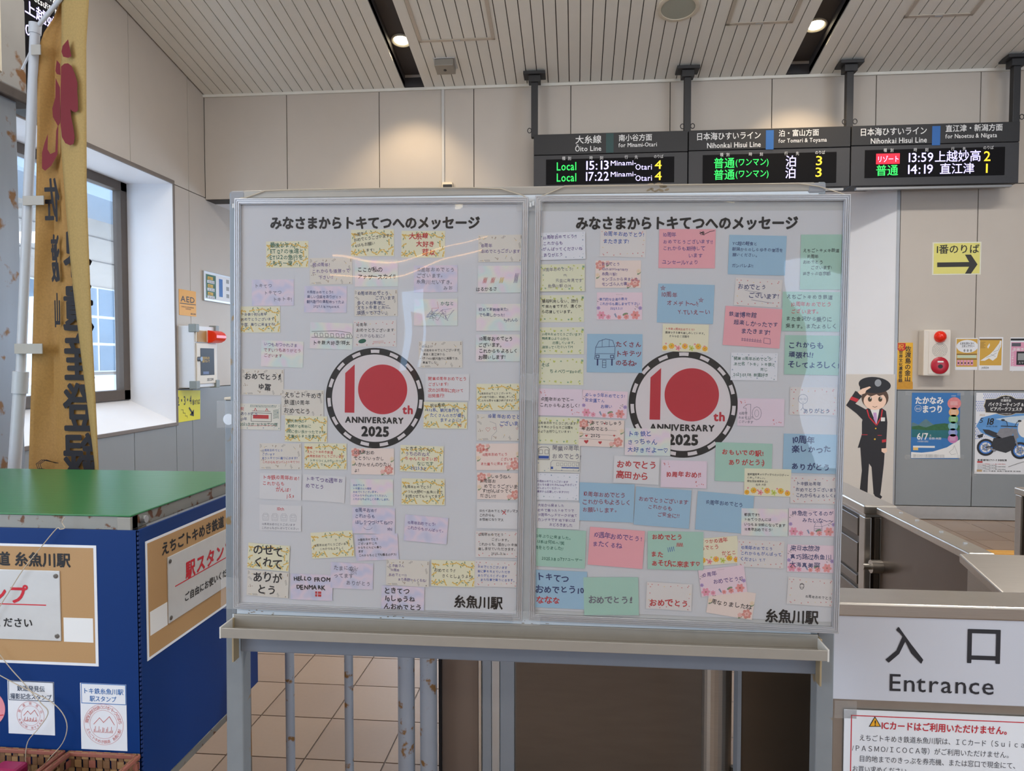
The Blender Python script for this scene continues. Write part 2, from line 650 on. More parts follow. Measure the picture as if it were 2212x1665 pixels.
for a, c in ((XL, -1.645), (-1.455, 1.897), (2.105, 8.2)):
    MB().box(a, c, -.012, .012, -.03, .004, CEIL).build('edge_strip', ceiling)
# the rest of the hall, behind the camera
hs = MB()
hs.quad((XL - .2, 0, 5.374), (8.2, 0, 5.374), (8.2, -8.2, 3.81), (XL - .2, -8.2, 3.81), CEIL)
hs.build('ceiling_rear', kind='structure')
rw = MB()
GX = (-2.77, -2.15, 3.5, 4.45)
for (x0, x1, z0, z1) in ((XL - .2, GX[0], 0, 4.2), (GX[0], GX[1], 0, 1.48), (GX[0], GX[1], 2.64, 4.2), (GX[1], GX[2], 0, 4.2),
                         (GX[2], GX[3], 2.85, 4.2), (GX[3], 8.2, 0, 4.2)):
    rw.box(x0, x1, -8.2, -8.05, z0, z1, WALL)
rw.build('wall_rear', kind='structure')
sw = MB()
for (y0, y1, z0, z1) in ((-8.2, -5.5, 0, 5.5), (-5.5, -.5, 3.2, 5.5), (-.5, 7, 0, 5.5), (-5.5, -.5, 0, .2)):
    sw.box(8.2, 8.4, y0, y1, z0, z1, WALL)
sw.build('wall_right', kind='structure')


def onceil(px, py):
    d = ray(px, py)
    t = (4.055 + KS * YB - CAM.z) / (d.z + KS * d.y)
    p = CAM + d * t
    return p.x, (YB - p.y) / math.cos(math.atan(KS))


# ------------------------------------------------------------------ things on the ceiling
GLOW = mat('lamp_glow', (255, 240, 205), .5, var=0, emit=9)
for i, (px, py, wh) in enumerate(((877, 130, 'left'), (1750, 100, 'right'))):
    x, y = onceil(px, py)
    y += .10
    o = thing('downlight', CF0 @ T((-1.55 if i == 0 else 2.0), y, -.125),
              'lit round downlight in the ' + wh + ' dark ceiling trough', 'ceiling light', 'downlights in the ceiling troughs')
    MB().lathe([(.092, -.006), (.092, .006), (.082, .010), (.072, .004), (.066, -.002)], mat('lamp_ring', (214, 208, 190), .4), 28) \
        .build('trim_ring', o, smooth=True)
    MB().lathe([(.068, -.002), (.05, .004), (.02, .007), (.0005, .0075)], GLOW, 24).build('bulb', o, smooth=True)
    P = CF0 @ Vector(((-1.55 if i == 0 else 2.0), y, -.10))
    lamp('downlight_beam', 'SPOT', P, (0, 0, 0), 75, (1, .76, .48), spot_size=math.radians(98), spot_blend=.55, shadow_soft_size=.05)
for x, wh in ((-1.55, 'left'), (2.0, 'right')):
    P = Vector((x, -7.3, 5.374 - 7.3 * KS - .02))
    MB().lathe([(.07, 0), (.06, -.01), (.0005, -.012)], GLOW, 16).build('downlight', None, T(*P), label='round downlight in the rear half of the ceiling, on the ' + wh,
        category='ceiling light', group='downlights behind the photographer')

x, y = onceil(1465, 15)
o = thing('ceiling_speaker', CF0 @ T(x, y, 0), 'round grey grille speaker in cream ring on the ceiling slats', 'speaker')
MB().lathe([(.165, 0), (.165, .012), (.155, .018), (.135, .016), (.133, .004)], mat('cream_plastic', (206, 196, 176), .5), 36).build('rim', o, smooth=True)
MB().lathe([(.134, .004), (.134, .010), (0.001, .014)], mat('speaker_grille', (160, 162, 148), .7, var=.15, scale=400), 36).build('grille', o, smooth=True)
x, y = onceil(962, 136)
o = thing('smoke_detector', CF0 @ T(x, y, 0), 'square grey steel sensor box under the ceiling slats', 'detector')
MB().box(-.10, .10, -.085, .085, 0, .006, ALU).build('mount_plate', o, bevel=.002)
sb = MB().box(-.085, .085, -.07, .075, .006, .07, mat('sensor_grey', (150, 146, 138), .45, .5)).build('housing', o, bevel=.004)
MB().lathe([(.014, .07), (.014, .074), (0.001, .075)], BLACKP, 12).build('sensor_eye', sb)
for nm, cs in (('leftmost', ((891, 1076), 91)), ('middle', ((1553, 1722), 54)), ('rightmost', ((1937, 2112), 38))):
    (xa, xb), yb = cs
    x0, y0 = onceil(xa + 14, yb)
    x1, _ = onceil(xb - (6 if nm == 'leftmost' else 8), yb - (5 if nm == 'leftmost' else 10))
    o = thing('access_hatch', CF0 @ T(x0, y0, 0), 'square ceiling access hatch framed by thin strips, ' + nm + ' of the three', 'hatch', 'ceiling access hatches')
    w = x1 - x0
    hm = mat('hatch_strip', (190, 180, 166), .4, .2)
    for (a, c, e, g) in ((0, w, 0, .03), (0, w, .6, .63), (0, .03, 0, .63), (w - .03, w, 0, .63)):
        MB().box(a, c, e, g, 0, .008, hm).build('frame_strip', o, bevel=.002)
    MB().box(w * .5 - .03, w * .5 + .03, .006, .02, .008, .012, ALU).build('latch', o)

# cable conduit and small camera box on the bulkhead
p = onp(957, 190, 1, YB)
o = thing('cable_conduit', T(p.x, YB, 0), 'thin pale cable conduit running down the bulkhead wall above the left poster', 'conduit')
MB().box(-.013, .013, -.014, 0, 3.14, 4.04, mat('conduit_grey', (196, 194, 190), .5)).build('duct', o, bevel=.003)
MB().tube([(0, -.008, 3.14), (.004, -.012, 3.09), (.01, -.03, 3.06)], .006, BLACKP).build('cable', o)
p = onp(966, 400, 1, YB - .06)
o = thing('sensor_box', T(p.x, YB - .06, p.z), 'small cream sensor box with dark window peeking over the left poster', 'sensor')
MB().hexa([(-.05, -.03, -.06), (.05, -.03, -.06), (.05, .06, -.06), (-.05, .06, -.06)],
          [(-.05, 0, .03), (.05, 0, .03), (.05, .06, .03), (-.05, .06, .03)], mat('cream_plastic')).build('housing', o, bevel=.004)
MB().box(-.035, .05, -.034, -.02, -.03, 0, BLACKP).build('lens_window', o)


def loc(mw, px, py):
    """local (x, y) on a thing's own z = 0 plane of the point seen at photo pixel (px, py)"""
    inv = mw.inverted()
    o = inv @ CAM
    d = inv.to_3x3() @ ray(px, py)
    t = -o.z / d.z
    return (o + d * t).xy


def pxs(mw, px, py):
    x, y = loc(mw, px, py)
    return (mw @ Vector((x, y, 0)) - CAM).dot(CF) / FPX


def tpx(mb, mw, s, x0, x1, yb, hpx, m, z=.001, w=0.0, **kw):
    """text whose ink runs from pixel x0 to x1 on baseline yb with an em of hpx pixels"""
    a = loc(mw, x0, yb)
    c = loc(mw, x1, yb)
    size = hpx * pxs(mw, (x0 + x1) / 2, yb)
    nat = textw(s, kw.get('sp', 0)) * size
    mb.text(s, a.x, a.y, size, m, z, xs=(c.x - a.x) / nat, w=w, **kw)


def ppoly(mb, mw, pts, z, m):
    mb.poly([loc(mw, *p) for p in pts], z, m)


def pbox(mb, mw, x0, y0, x1, y1, z0, z1, m):
    a, c = loc(mw, x0, y1), loc(mw, x1, y0)
    mb.box(a.x, c.x, a.y, c.y, z0, z1, m)


def pell(mb, mw, cx, cy, a, b, z, m, n=20, rot=0):
    p = loc(mw, cx, cy)
    s = pxs(mw, cx, cy)
    mb.ell(p.x, p.y, a * s, b * s, z, m, n, rot)


def pstroke(mb, mw, pts, wpx, z, m):
    mb.stroke([tuple(loc(mw, *p)) for p in pts], wpx * pxs(mw, *pts[0]), z, m)


LEDW = mat('led_white', (205, 196, 255), .5, var=0, emit=1.1)
LEDG = mat('led_green', (40, 235, 95), .5, var=0, emit=.9)
LEDY = mat('led_yellow', (240, 205, 40), .5, var=0, emit=1.0)
LEDR = mat('led_red', (205, 14, 48), .5, var=0, emit=.8)
INKW = mat('print_white', (226, 226, 224), .5, var=0)
SIGNB = mat('sign_black', (32, 32, 34), .55, var=.05)
SIGNB2 = mat('sign_charcoal', (46, 46, 49), .5, var=.05)
SCREEN = mat('sign_screen', (6, 5, 8), .6, var=0, spec=.15)
BARB = mat('line_blue', (24, 96, 168), .5, var=0)
BART = mat('line_teal', (10, 62, 62), .5, var=0)

# ------------------------------------------------------------------ hanging departure signs
SY = 6.63
SMW = frame((0, SY, 0), (1, 0, 0), (0, 0, 1))
ztop = onp(1660, 277, 1, SY).z
zbot = onp(2183, 395, 1, SY).z
bx = [onp(1152, 292, 1, SY).x, onp(1487, 283, 1, SY).x, onp(1839, 272, 1, SY).x, onp(2205, 262, 1, SY).x]
UNITS = (
    ('leftmost', (1179.6, 338, 1456.6, 402), (1309, 288, 1325.5, 330, BART),
     [('大糸線', 1242.5, 1299.5, 309, 18.5), ('Ōito Line', 1242, 1299.5, 327, 15.5), ('南小谷方面', 1336, 1409, 304, 15.5), ('for Minami-Otari', 1336, 1419.6, 318, 12.5)],
     [('Local', 1201.5, 1245.8, 368.5, 25, 'g'), ('15:13', 1261, 1316.6, 367, 27, 'w'), ('Minami-', 1318, 1375, 358, 15, 'w'), ('Otari', 1372, 1409, 367, 17, 'w'), ('4', 1414, 1431, 365, 26, 'y'),
      ('Local', 1201.5, 1245.8, 392.5, 25, 'g'), ('17:22', 1261, 1316.6, 391, 27, 'w'), ('Minami-', 1318, 1375, 382, 15, 'w'), ('Otari', 1372, 1409, 391, 17, 'w'), ('4', 1414, 1431, 389, 26, 'y')],
     [('種別', 1214, 1234, 345.5), ('時刻', 1273, 1303, 344.5), ('行先', 1349, 1378, 343), ('のりば', 1412, 1433, 341.5)]),
    ('middle', (1518, 328, 1807, 400), (1654, 281, 1671.5, 323, BARB),
     [('日本海ひすいライン', 1503.4, 1644, 302, 17.5), ('Nihonkai Hisui Line', 1526.5, 1644, 320, 16), ('泊・富山方面', 1681.6, 1769.4, 294, 15.5), ('for Tomari & Toyama', 1681.6, 1786.5, 308.5, 12.5)],
     [('普通', 1541, 1587, 362, 24, 'g'), ('(ワンマン)', 1588, 1660.7, 357.5, 18, 'g'), ('泊', 1696, 1721, 358.5, 26, 'w'), ('3', 1760, 1777.8, 357, 28, 'y'),
      ('普通', 1541, 1587, 387, 24, 'g'), ('(ワンマン)', 1588, 1660.7, 382.5, 18, 'g'), ('泊', 1695, 1720, 383.5, 26, 'w'), ('3', 1759, 1776.8, 382, 28, 'y')],
     [('種別', 1555, 1576, 337.5), ('時刻', 1617, 1648, 336.5), ('行先', 1694, 1726, 335), ('のりば', 1760, 1782, 333)]),
    ('rightmost', (1868, 317, 2171, 384), (2013, 272, 2031.5, 314, BARB),
     [('日本海ひすいライン', 1856.8, 2002.7, 292.5, 18), ('Nihonkai Hisui Line', 1880, 2002.7, 310.5, 16.5), ('直江津・新潟方面', 2042, 2166, 284, 16), ('for Naoetsu & Niigata', 2042, 2154, 299, 13)],
     [('リゾート', 1894, 1942, 350, 15, 'w'), ('13:59', 1957, 2017, 350.5, 28, 'w'), ('上越妙高', 2018, 2119, 348.5, 26, 'w'), ('2', 2123.6, 2140.8, 348, 30, 'y'),
      ('普通', 1891, 1939.7, 378, 25, 'g'), ('14:19', 1955, 2016.5, 376, 28, 'w'), ('直江津', 2028.6, 2104.6, 374.5, 25, 'w'), ('1', 2122, 2135, 373.5, 28, 'y')],
     [('種別', 1908, 1930, 328), ('時刻', 1973, 2005, 327), ('行先', 2054, 2086, 325), ('のりば', 2123, 2146, 322.5)]),
)
for k, (wh, scr, bar, heads, leds, caps) in enumerate(UNITS):
    o = thing('departure_sign', SMW, {'leftmost': 'black hanging departure sign for the Oito line with green Local rows, leftmost of three',
              'middle': 'black hanging departure sign with blue bar and two green rows, middle of three',
              'rightmost': 'black hanging departure sign with a red resort row on its display, rightmost'}[wh], 'sign', 'departure signs hung from the ceiling')
    x0, x1 = bx[k] + .004, bx[k + 1] - .004
    zm = loc(SMW, (scr[0] + scr[2]) / 2, scr[1] - 7).y
    MB().box(x0, x1, zm, ztop, -.2, 0, SIGNB).build('header', o, bevel=.004)
    MB().box(x0, x1, zbot, zm - .003, -.2, -.004, SIGNB2).build('housing', o, bevel=.004)
    mb = MB()
    pbox(mb, SMW, scr[0], scr[1], scr[2], scr[3] if k else 399, -.006, .002, SCREEN)
    s = mb.build('display', o)
    if k == 2:
        mb = MB()
        pbox(mb, SMW, 1892, 331, 1943.6, 355, .0025, .003, LEDR)
        mb.build('led_block', s)
    for (t, a, c, yb, h, q) in leds:
        mb = MB()
        tpx(mb, SMW, t, a, c, yb, h, {'g': LEDG, 'w': LEDW, 'y': LEDY}[q], .0045, w=.006)
        mb.build('led_word', s)
    for (t, a, c, yb) in caps:
        mb = MB()
        if len(t) == 2:
            tpx(mb, SMW, t[0], a, a + 7.5, yb, 8.5, INKW, .0045)
            mb.build('column_caption', s)
            mb = MB()
            tpx(mb, SMW, t[1], c - 7.5, c, yb, 8.5, INKW, .0045)
        else:
            tpx(mb, SMW, t, a, c, yb, 8.5, INKW, .0045)
        mb.build('column_caption', s)
    for (t, a, c, yb, h) in heads:
        mb = MB()
        tpx(mb, SMW, t, a, c, yb, h, INKW, .0012, w=.012)
        mb.build('lettering', o)
    mb = MB()
    pbox(mb, SMW, *bar[:4], -.001, .0012, bar[4])
    mb.build('line_colour_bar', o)
    MB().box(x0 + .05, x1 - .05, zbot - .03, zbot - .012, -.05, -.01, mat('sign_tube', (150, 150, 150), .3, .6)).build('lower_tube', o)
for k, (px, py) in enumerate(((1155, 160), (1485, 148), (1835, 135), (2195, 122))):
    x, y = onceil(px, py)
    o = thing('hanger_pole', T(x, 6.73, 0), 'black steel pole hanging the departure signs from the ceiling, ' + ('leftmost', 'second', 'third', 'rightmost')[k] + ' from the left' * (k in (1, 2)), 'pole', 'sign hanger poles')
    zc = 4.055 + KS * (YB - 6.73)
    MB().box(-.03, .03, -.03, .03, ztop, zc - .02, BLACKP).build('tube', o, bevel=.004)
    MB().box(-.1, .1, -.08, .08, zc - .03, zc - .002, BLACKP).build('ceiling_plate', o, bevel=.003)
    MB().box(-.055, .055, -.05, .05, zc - .09, zc - .03, BLACKP).build('collar', o, bevel=.003)
    for s in (-1, 1):
        if (k == 0 and s == 1) or (k == 3 and s == -1):
            continue
        a = [(s * (.045 + .018 * math.cos(t)), -.03, ztop + .06 + .022 * math.sin(t)) for t in [i * math.pi / 5 for i in range(11)]]
        MB().tube(a, .004, BLACKP).build('eye_bolt', o)

# sign hung on the left, its face turned to the right
SM2 = frame((-3.2, 0, 0), (0, 1, 0), (0, 0, 1))
o = thing('departure_sign', SM2, 'black departure sign with violet characters behind the gold banner top', 'sign', 'departure signs hung from the ceiling')
MB().box(3.2, 4.3, 2.95, 3.88, -.18, 0, SIGNB).build('housing', o, bevel=.004)
MB().box(3.28, 4.24, 3.02, 3.63, -.01, .003, SCREEN).build('display', o)
tm = MB()
a = loc(SM2, 51, 12)
tm.text('上越妙高', a.x, a.y - .03, .088, LEDW, .005, w=.012)
a = loc(SM2, 51, 12)
tm.text('行', a.x + .035, a.y + .07, .04, INKW, .005)
tm.text('先', a.x + .16, a.y + .07, .04, INKW, .005)
tm.text('15:04', a.x - .1, a.y - .16, .09, LEDW, .005)
tm.build('led_characters', o)
tm = MB()
a = loc(SM2, 78, 2)
tm.text('for Naoetsu & Niigata', a.x - .22, a.y - .01, .055, INKW, .004, w=.012)
tm.text('直江津・新潟方面', a.x - .22, a.y + .06, .07, INKW, .004, w=.012)
tm.build('lettering', o)
MB().box(3.9, 3.96, 3.88, 4.6, -.12, -.06, BLACKP).build('hanger', o)

# ------------------------------------------------------------------ kiosk column at the left edge
STAIN = mat('stained_steel', (150, 156, 162), .35, .65, var=.16, scale=7, stretch=(1, 1, .25), rust=(9, .60, (132, 98, 66)))
STAIN2 = mat('stained_steel_box', (150, 147, 142), .5, .4, var=.14, scale=6, rust=(8, .58, (120, 84, 50)))
o = thing('steel_column', T(-2.9, 3.0, 0), 'stained steel column at the left edge behind the banner pole', 'column')
MB().box(-.5, 0, -.5, .56, 0, 2.84, STAIN).build('shaft', o, bevel=.01)
MB().box(-.52, -.06, .40, .42, 0, 2.84, ALU).build('joint_strip', o)
MB().box(-.52, .012, -.5, .62, 2.86, 3.35, STAIN2).build('upper_panel', o, bevel=.01)
MB().box(-.52, .014, -.5, .63, 3.36, 4.2, STAIN2).build('upper_panel', o, bevel=.01)
MB().box(-.54, .03, -.5, .66, 2.80, 2.86, mat('rusty_gutter', (70, 62, 56), .7, .3, var=.3, scale=25)).build('gutter', o, bevel=.008)
MB().cyl((.02, .40, 2.9), (.02, .40, 4.2), .028, mat('cream_pipe', (196, 186, 166), .5)).build('pipe', o, smooth=True)

# ------------------------------------------------------------------ fixtures on the left wall
LM = frame((XL, 0, 0), (0, 1, 0), (0, 0, 1))          # local x = world Y, y = world Z, z = out of the wall
YEL = mat('sign_yellow', (232, 186, 40), .5, var=.02)
INKK = mat('print_black', (30, 28, 28), .55, var=0)
o = thing('aed_sign', LM, 'orange-yellow AED sign on the left wall above the white cabinet', 'sign')
mb = MB()
pbox(mb, LM, 387, 630, 422.5, 680, 0, .003, mat('aed_orange', (228, 160, 30), .5, var=.02))
mb.build('plate', o)
mb = MB()
tpx(mb, LM, 'AED', 389.5, 420.5, 650.5, 17.5, INKK, .0035, w=.015)
pstroke(mb, LM, [(388, 654.5), (422, 658.5)], 1.6, .0035, INKK)
tpx(mb, LM, '自動体外式除細動器', 391, 418, 663, 3.2, INKK, .0035)
tpx(mb, LM, '設置施設', 400, 412, 668, 3.2, INKK, .0035)
tpx(mb, LM, 'SECOM', 411, 422, 679.5, 5, INKK, .0035, w=.03)
mb.build('lettering', o)

o = thing('information_board', LM, 'green and white line information board on the left wall, half behind the poster', 'board')
a, c = loc(LM, 438, 655), loc(LM, 441, 585)
MB().box(a.x, a.x + 1.7, a.y + .03, c.y - .0, 0, .018, ALU).build('frame', o, bevel=.003)
MB().box(a.x + .02, a.x + 1.68, a.y + .05, c.y - .02, .018, .02, WHITEP).build('sheet', o)
gx0, gx1 = loc(LM, 441, 620).x, loc(LM, 462, 620).x
mb = MB().box(gx0, gx1, a.y + .06, c.y - .03, .02, .022, mat('board_green', (22, 92, 62), .5, var=0))
hh = (c.y - a.y - .09) / 3
for i in range(3):
    yy = c.y - .05 - i * hh
    mb.box(gx0 + .03, gx1 - .06, yy - hh * .38, yy - .0, .022, .023, YEL)
    mb.box(gx0 + .02, gx1 - .03, yy - hh * .84, yy - hh * .46, .022, .023, WHITEP)
    mb.text('番線のりかえ', gx0 + .04, yy - hh * .32, hh * .3, INKK, .0235)
    mb.text('直江津方面', gx0 + .04, yy - hh * .78, hh * .3, INKK, .0235)
mb.box(gx1 + .07, gx1 + .14, a.y + .09, c.y - .05, .02, .022, BARB)
for i in range(7):
    for j in range(3):
        mb.box(gx1 + .22 + i * .13, gx1 + .28 + i * .13, a.y + .09 + j * .075, a.y + .13 + j * .075, .0205, .021, mat('print_grey', (150, 152, 152), .6, var=0))
mb.build('route_print', o)

# defibrillator cabinet
bY = onp(385, 760, 0, XL).y
bX = onp(420, 770, 1, bY).x
AM = frame((bX, bY, 0), (0, 1, 0), (0, 0, 1))
q0 = loc(AM, 421, 838)
q1 = loc(AM, 468, 702)
W_, Z0_, Z1_ = q1.x, q0.y, loc(AM, 421, 703).y
dp = bX - XL
CAB = mat('cabinet_cream', (214, 205, 188), .45, var=.02)
o = thing('defibrillator_cabinet', AM, 'cream wall cabinet with red lamp and dark glass door, on the left wall', 'cabinet')
MB().box(0, W_, Z0_, Z1_, -dp, 0, mat('cabinet_white', (216, 220, 224), .45, var=.02)).build('body', o, bevel=.006)
d = MB().box(.02, W_ - .03, Z0_ + .035, Z1_ - .16, 0, .012, CAB).build('door', o, bevel=.004)
MB().box(W_ * .2, W_ * .8, Z0_ + (Z1_ - Z0_) * .2, Z0_ + (Z1_ - Z0_) * .64, .012, .014, mat('cabinet_glass', (40, 36, 38), .45, var=0, spec=.2)).build('door_glass', d)
MB().cyl((.045, (Z0_ + Z1_) / 2 - .02, .01), (.045, (Z0_ + Z1_) / 2 - .02, .045), .022, mat('lock_grey', (96, 100, 106), .35, .6)).build('lock', d)
mb = MB()
mb.text('緊急時以外', W_ * .27, Z0_ + (Z1_ - Z0_) * .46, .03, YEL, .015, xs=.9)
mb.text('開けないで', W_ * .27, Z0_ + (Z1_ - Z0_) * .41, .03, YEL, .015, xs=.9)
mb.text('SECOM', .2, Z0_ + .06, .035, INKK, .0125, w=.03)
mb.box(W_ * .3, W_ * .55, Z0_ + (Z1_ - Z0_) * .215, Z0_ + (Z1_ - Z0_) * .26, .014, .0145, mat('label_slate', (86, 100, 140), .5))
mb.build('lettering', d)
MB().box(.015, W_ - .02, Z1_ - .15, Z1_ - .04, 0, .014, CAB).build('lamp_panel', o, bevel=.003)
MB().box(.03, .19, Z1_ - .15, Z1_ - .045, .014, .018, mat('amber_plate', (176, 140, 86), .5)).build('amber_plate', o)
lampm = MB()
for i in range(7):
    t0, t1 = math.pi * i / 7, math.pi * (i + 1) / 7
    zc, rr = Z1_ - .095, .06
    lampm.hexa([(W_ - .2, zc + rr * math.cos(t), .014 + .09 * math.sin(t)) for t in (t0, t1)] + [(W_ - .2, zc, .014)] * 2,
               [(W_ - .01, zc + rr * math.cos(t), .014 + .09 * math.sin(t)) for t in (t0, t1)] + [(W_ - .01, zc, .014)] * 2,
               mat('lamp_red', (206, 44, 14), .25, var=0, emit=.25))
lampm.build('red_lamp', o, smooth=True)
for (xx, zz) in ((-.01, Z0_ - .01), (-.01, Z1_ - .06), (W_ - .06, Z0_ - .01), (W_ - .06, Z1_ - .06)):
    MB().box(xx, xx + .07, zz, zz + .075, -.05, .02, mat('corner_grey', (132, 140, 138), .5)).build('corner_guard', o, bevel=.006)

o = thing('platform_sign', LM, 'yellow platforms 2 3 4 stairs sign below the wall cabinet', 'sign')
mb = MB()
pts = [(381, 913), (431.5, 905), (431.5, 843), (381, 843)]
mb.prism([loc(LM, *p) for p in pts], .0, .005, mat('sign_lemon', (222, 214, 30), .5, var=.02))
mb.build('plate', o)
mb = MB()
tpx(mb, LM, '2・3・4', 382, 413, 876, 27, INKK, .006, w=.012)
tpx(mb, LM, '番のりば', 414, 430.5, 874, 13, INKK, .006, w=.012)
pstroke(mb, LM, [(390, 885), (394.5, 885), (394.5, 892), (399, 892), (399, 898.5), (403.5, 898.5), (403.5, 903)], .9, .006, INKK)
pstroke(mb, LM, [(407.5, 881), (415, 893)], 4.5, .006, INKK)
ppoly(mb, LM, [(417.5, 899), (408.5, 896.5), (417.5, 884)], .006, INKK)
mb.build('lettering', o)

# ------------------------------------------------------------------ things on the right part of the back wall
BM = frame((0, YB, 0), (1, 0, 0), (0, 0, 1))


def sheet(name, label, cat, box, m, z=.002, tape=False, mw=BM, group=None):
    o = thing(name, mw, label, cat, group)
    mb = MB()
    pbox(mb, mw, *box, 0, z, m)
    mb.build('sheet', o)
    return o


TAPE = bpy.data.materials.new('clear_tape')
TAPE.use_nodes = True
_n, _l = TAPE.node_tree.nodes, TAPE.node_tree.links
_b = _n['Principled BSDF']
_b.inputs['Base Color'].default_value = (.7, .7, .69, 1)
_b.inputs['Roughness'].default_value = .3
_t = _n.new('ShaderNodeBsdfTransparent')
_m = _n.new('ShaderNodeMixShader')
_m.inputs['Fac'].default_value = .08
_l.new(_t.outputs[0], _m.inputs[1])
_l.new(_b.outputs[0], _m.inputs[2])
_l.new(_m.outputs[0], _n['Material Output'].inputs['Surface'])
o = sheet('platform_sign', 'pale yellow platform 1 arrow sign high on the right wall', 'sign', (2013, 522, 2120, 594), mat('laminate', (222, 220, 200), .4))
mb = MB()
pbox(mb, BM, 2016, 524.5, 2117, 591.5, .002, .003, mat('sign_pale_yellow', (222, 214, 118), .5, var=.02))
mb.build('yellow_field', o)
mb = MB()
tpx(mb, BM, '1番のりば', 2019, 2115, 546.5, 21, INKK, .004, w=.012)
ppoly(mb, BM, [(2024, 567), (2093, 566), (2084, 550), (2097, 550), (2111, 571), (2097, 591), (2084, 591), (2093, 576), (2024, 577)], .004, mat('arrow_black', (52, 50, 48), .6, var=0))
mb.build('lettering', o)

o = thing('fire_alarm', BM, 'cream fire alarm box with glowing red lamp and red call button on the right wall', 'alarm')
mb = MB()
pbox(mb, BM, 1982, 713, 2041, 811, 0, .11, mat('alarm_cream', (214, 207, 196), .45, var=.02))
mb.build('housing', o, bevel=.008)
mb = MB()
pbox(mb, BM, 1992, 716.5, 2040, 807.5, .11, .114, mat('alarm_cream'))
mb.build('cover', o, bevel=.003)
p = loc(BM, 2017, 728)
s = pxs(BM, 2017, 728)
MB().lathe([(12.3 * s, .112), (12 * s, .13), (8 * s, .16), (3 * s, .172), (.0005, .174)], mat('alarm_lamp', (206, 36, 14), .25, var=0, emit=.16), 24, p).build('lamp', o, smooth=True)
p = loc(BM, 2016, 789)
MB().lathe([(18 * s, .112), (18 * s, .122), (15 * s, .13), (6 * s, .13), (.0005, .13)], mat('alarm_red', (176, 22, 44), .35, var=.02), 32, p).build('call_button', o, smooth=True)
mb = MB()
mb.ell(p.x, p.y - 2 * s, 5 * s, 4.5 * s, .131, BLACKP)
mb.box(p.x - 6 * s, p.x + 6 * s, p.y + 6.5 * s, p.y + 9.5 * s, .130, .1315, INKW)
mb.build('button_print', o)
mb = MB()
for r, n in ((0, 1), (3, 7), (6, 14), (9, 20), (12, 27), (14.8, 33)):
    for i in range(n):
        t = 2 * math.pi * i / n
        q = loc(BM, 2016.5, 756)
        mb.ell(q.x + r * s * math.cos(t), q.y + r * s * math.sin(t), .75 * s, .75 * s, .1146, SEAM, 6)
mb.build('speaker_holes', o)

GOLD = mat('poster_gold', (222, 170, 40), .5, var=.12, scale=4)
o = sheet('heritage_poster', 'narrow gold poster with vertical black characters beside the fire alarm', 'poster', (1935, 740, 1972, 840.5), GOLD)
mb = MB()
ppoly(mb, BM, [(1936, 741), (1956, 741), (1956, 755), (1950, 758), (1942, 758), (1936, 752)], .0025, mat('poster_red', (190, 40, 36), .5, var=0))
a = loc(BM, 1946.5, 743)
mb.text('祝', a.x - .03, a.y - .045, .055, YEL, .003)
a = loc(BM, 1961.5, 747)
mb.text('佐渡島の金山', a.x, a.y, .055, INKK, .003, vert=True, w=.02, sp=-.02)
a = loc(BM, 1946, 757)
mb.text('世界文化遺産登録', a.x, a.y, .036, INKK, .003, vert=True, w=.02)
ppoly(mb, BM, [(1935.5, 840), (1935.5, 822), (1944, 817), (1951, 824), (1958, 816), (1971.5, 825), (1971.5, 840)], .0024, mat('poster_ochre', (196, 140, 30), .5, var=.2, scale=30))
mb.build('print', o)

OCH = mat('poster_mustard', (204, 160, 60), .5, var=.03)
o = sheet('stamp_rally_poster', 'mustard stamp rally poster with white cloud and pink boxes on the right wall', 'poster', (2063, 730, 2112.5, 799), WHITEP)
mb = MB()
pbox(mb, BM, 2065, 732, 2111.5, 792, .002, .0025, OCH)
pell(mb, BM, 2089, 748, 22, 14, .003, WHITEP)
tpx(mb, BM, 'えきたびわくわく', 2073, 2105, 744, 6, INKK, .0035, w=.02)
tpx(mb, BM, 'スタンプラリー', 2077, 2105, 750, 6, INKK, .0035, w=.02)
for i in range(3):
    pell(mb, BM, 2083 + i * 7, 757, 2, 3, .0035, mat('print_grey'))
pbox(mb, BM, 2066, 764, 2110, 766, .003, .0035, mat('poster_brown', (110, 84, 48), .5, var=0))
pbox(mb, BM, 2067, 767, 2109, 773, .003, .0035, mat('poster_mint', (190, 206, 180), .5, var=0))
pbox(mb, BM, 2066, 774.5, 2110, 776.5, .003, .0035, mat('poster_brown'))
for i in range(5):
    pbox(mb, BM, 2067 + i * 7.2, 777.5, 2073 + i * 7.2, 789, .003, .0035, mat('poster_pink', (216, 150, 176), .5, var=0))
    pell(mb, BM, 2070 + i * 7.2, 784, 1.8, 1.8, .004, INKK, 8)
mb.build('print', o)
o = sheet('map_poster', 'mustard poster with a white prefecture map on the right wall', 'poster', (2113.5, 728, 2167, 799.5), WHITEP)
mb = MB()
pbox(mb, BM, 2115.5, 734, 2164, 789, .002, .0025, OCH)
pbox(mb, BM, 2115.5, 731.5, 2164, 734.5, .002, .003, mat('poster_brown'))
ppoly(mb, BM, [(2117, 779), (2126, 773), (2138, 765), (2146, 757), (2152, 749), (2158, 741), (2160, 735), (2163, 737), (2162, 748), (2156, 761), (2153, 772), (2148, 776), (2144, 779), (2136, 774), (2127, 779)], .003, INKW)
ppoly(mb, BM, [(2132, 749), (2137, 741), (2138, 746), (2134, 753)], .003, INKW)
for i in range(5):
    pstroke(mb, BM, [(2117, 739 + i * 3), (2128 - i % 2 * 3, 739 + i * 3)], .8, .003, mat('poster_brown'))
for a in ([(2130, 772), (2142, 768), (2152, 762)], [(2140, 765), (2150, 770)], [(2146, 760), (2156, 756), (2160, 745)]):
    pstroke(mb, BM, a, .7, .0035, mat('print_grey'))
tpx(mb, BM, 'JR西日本', 2120, 2136, 796, 5, INKK, .003)
mb.build('print', o)
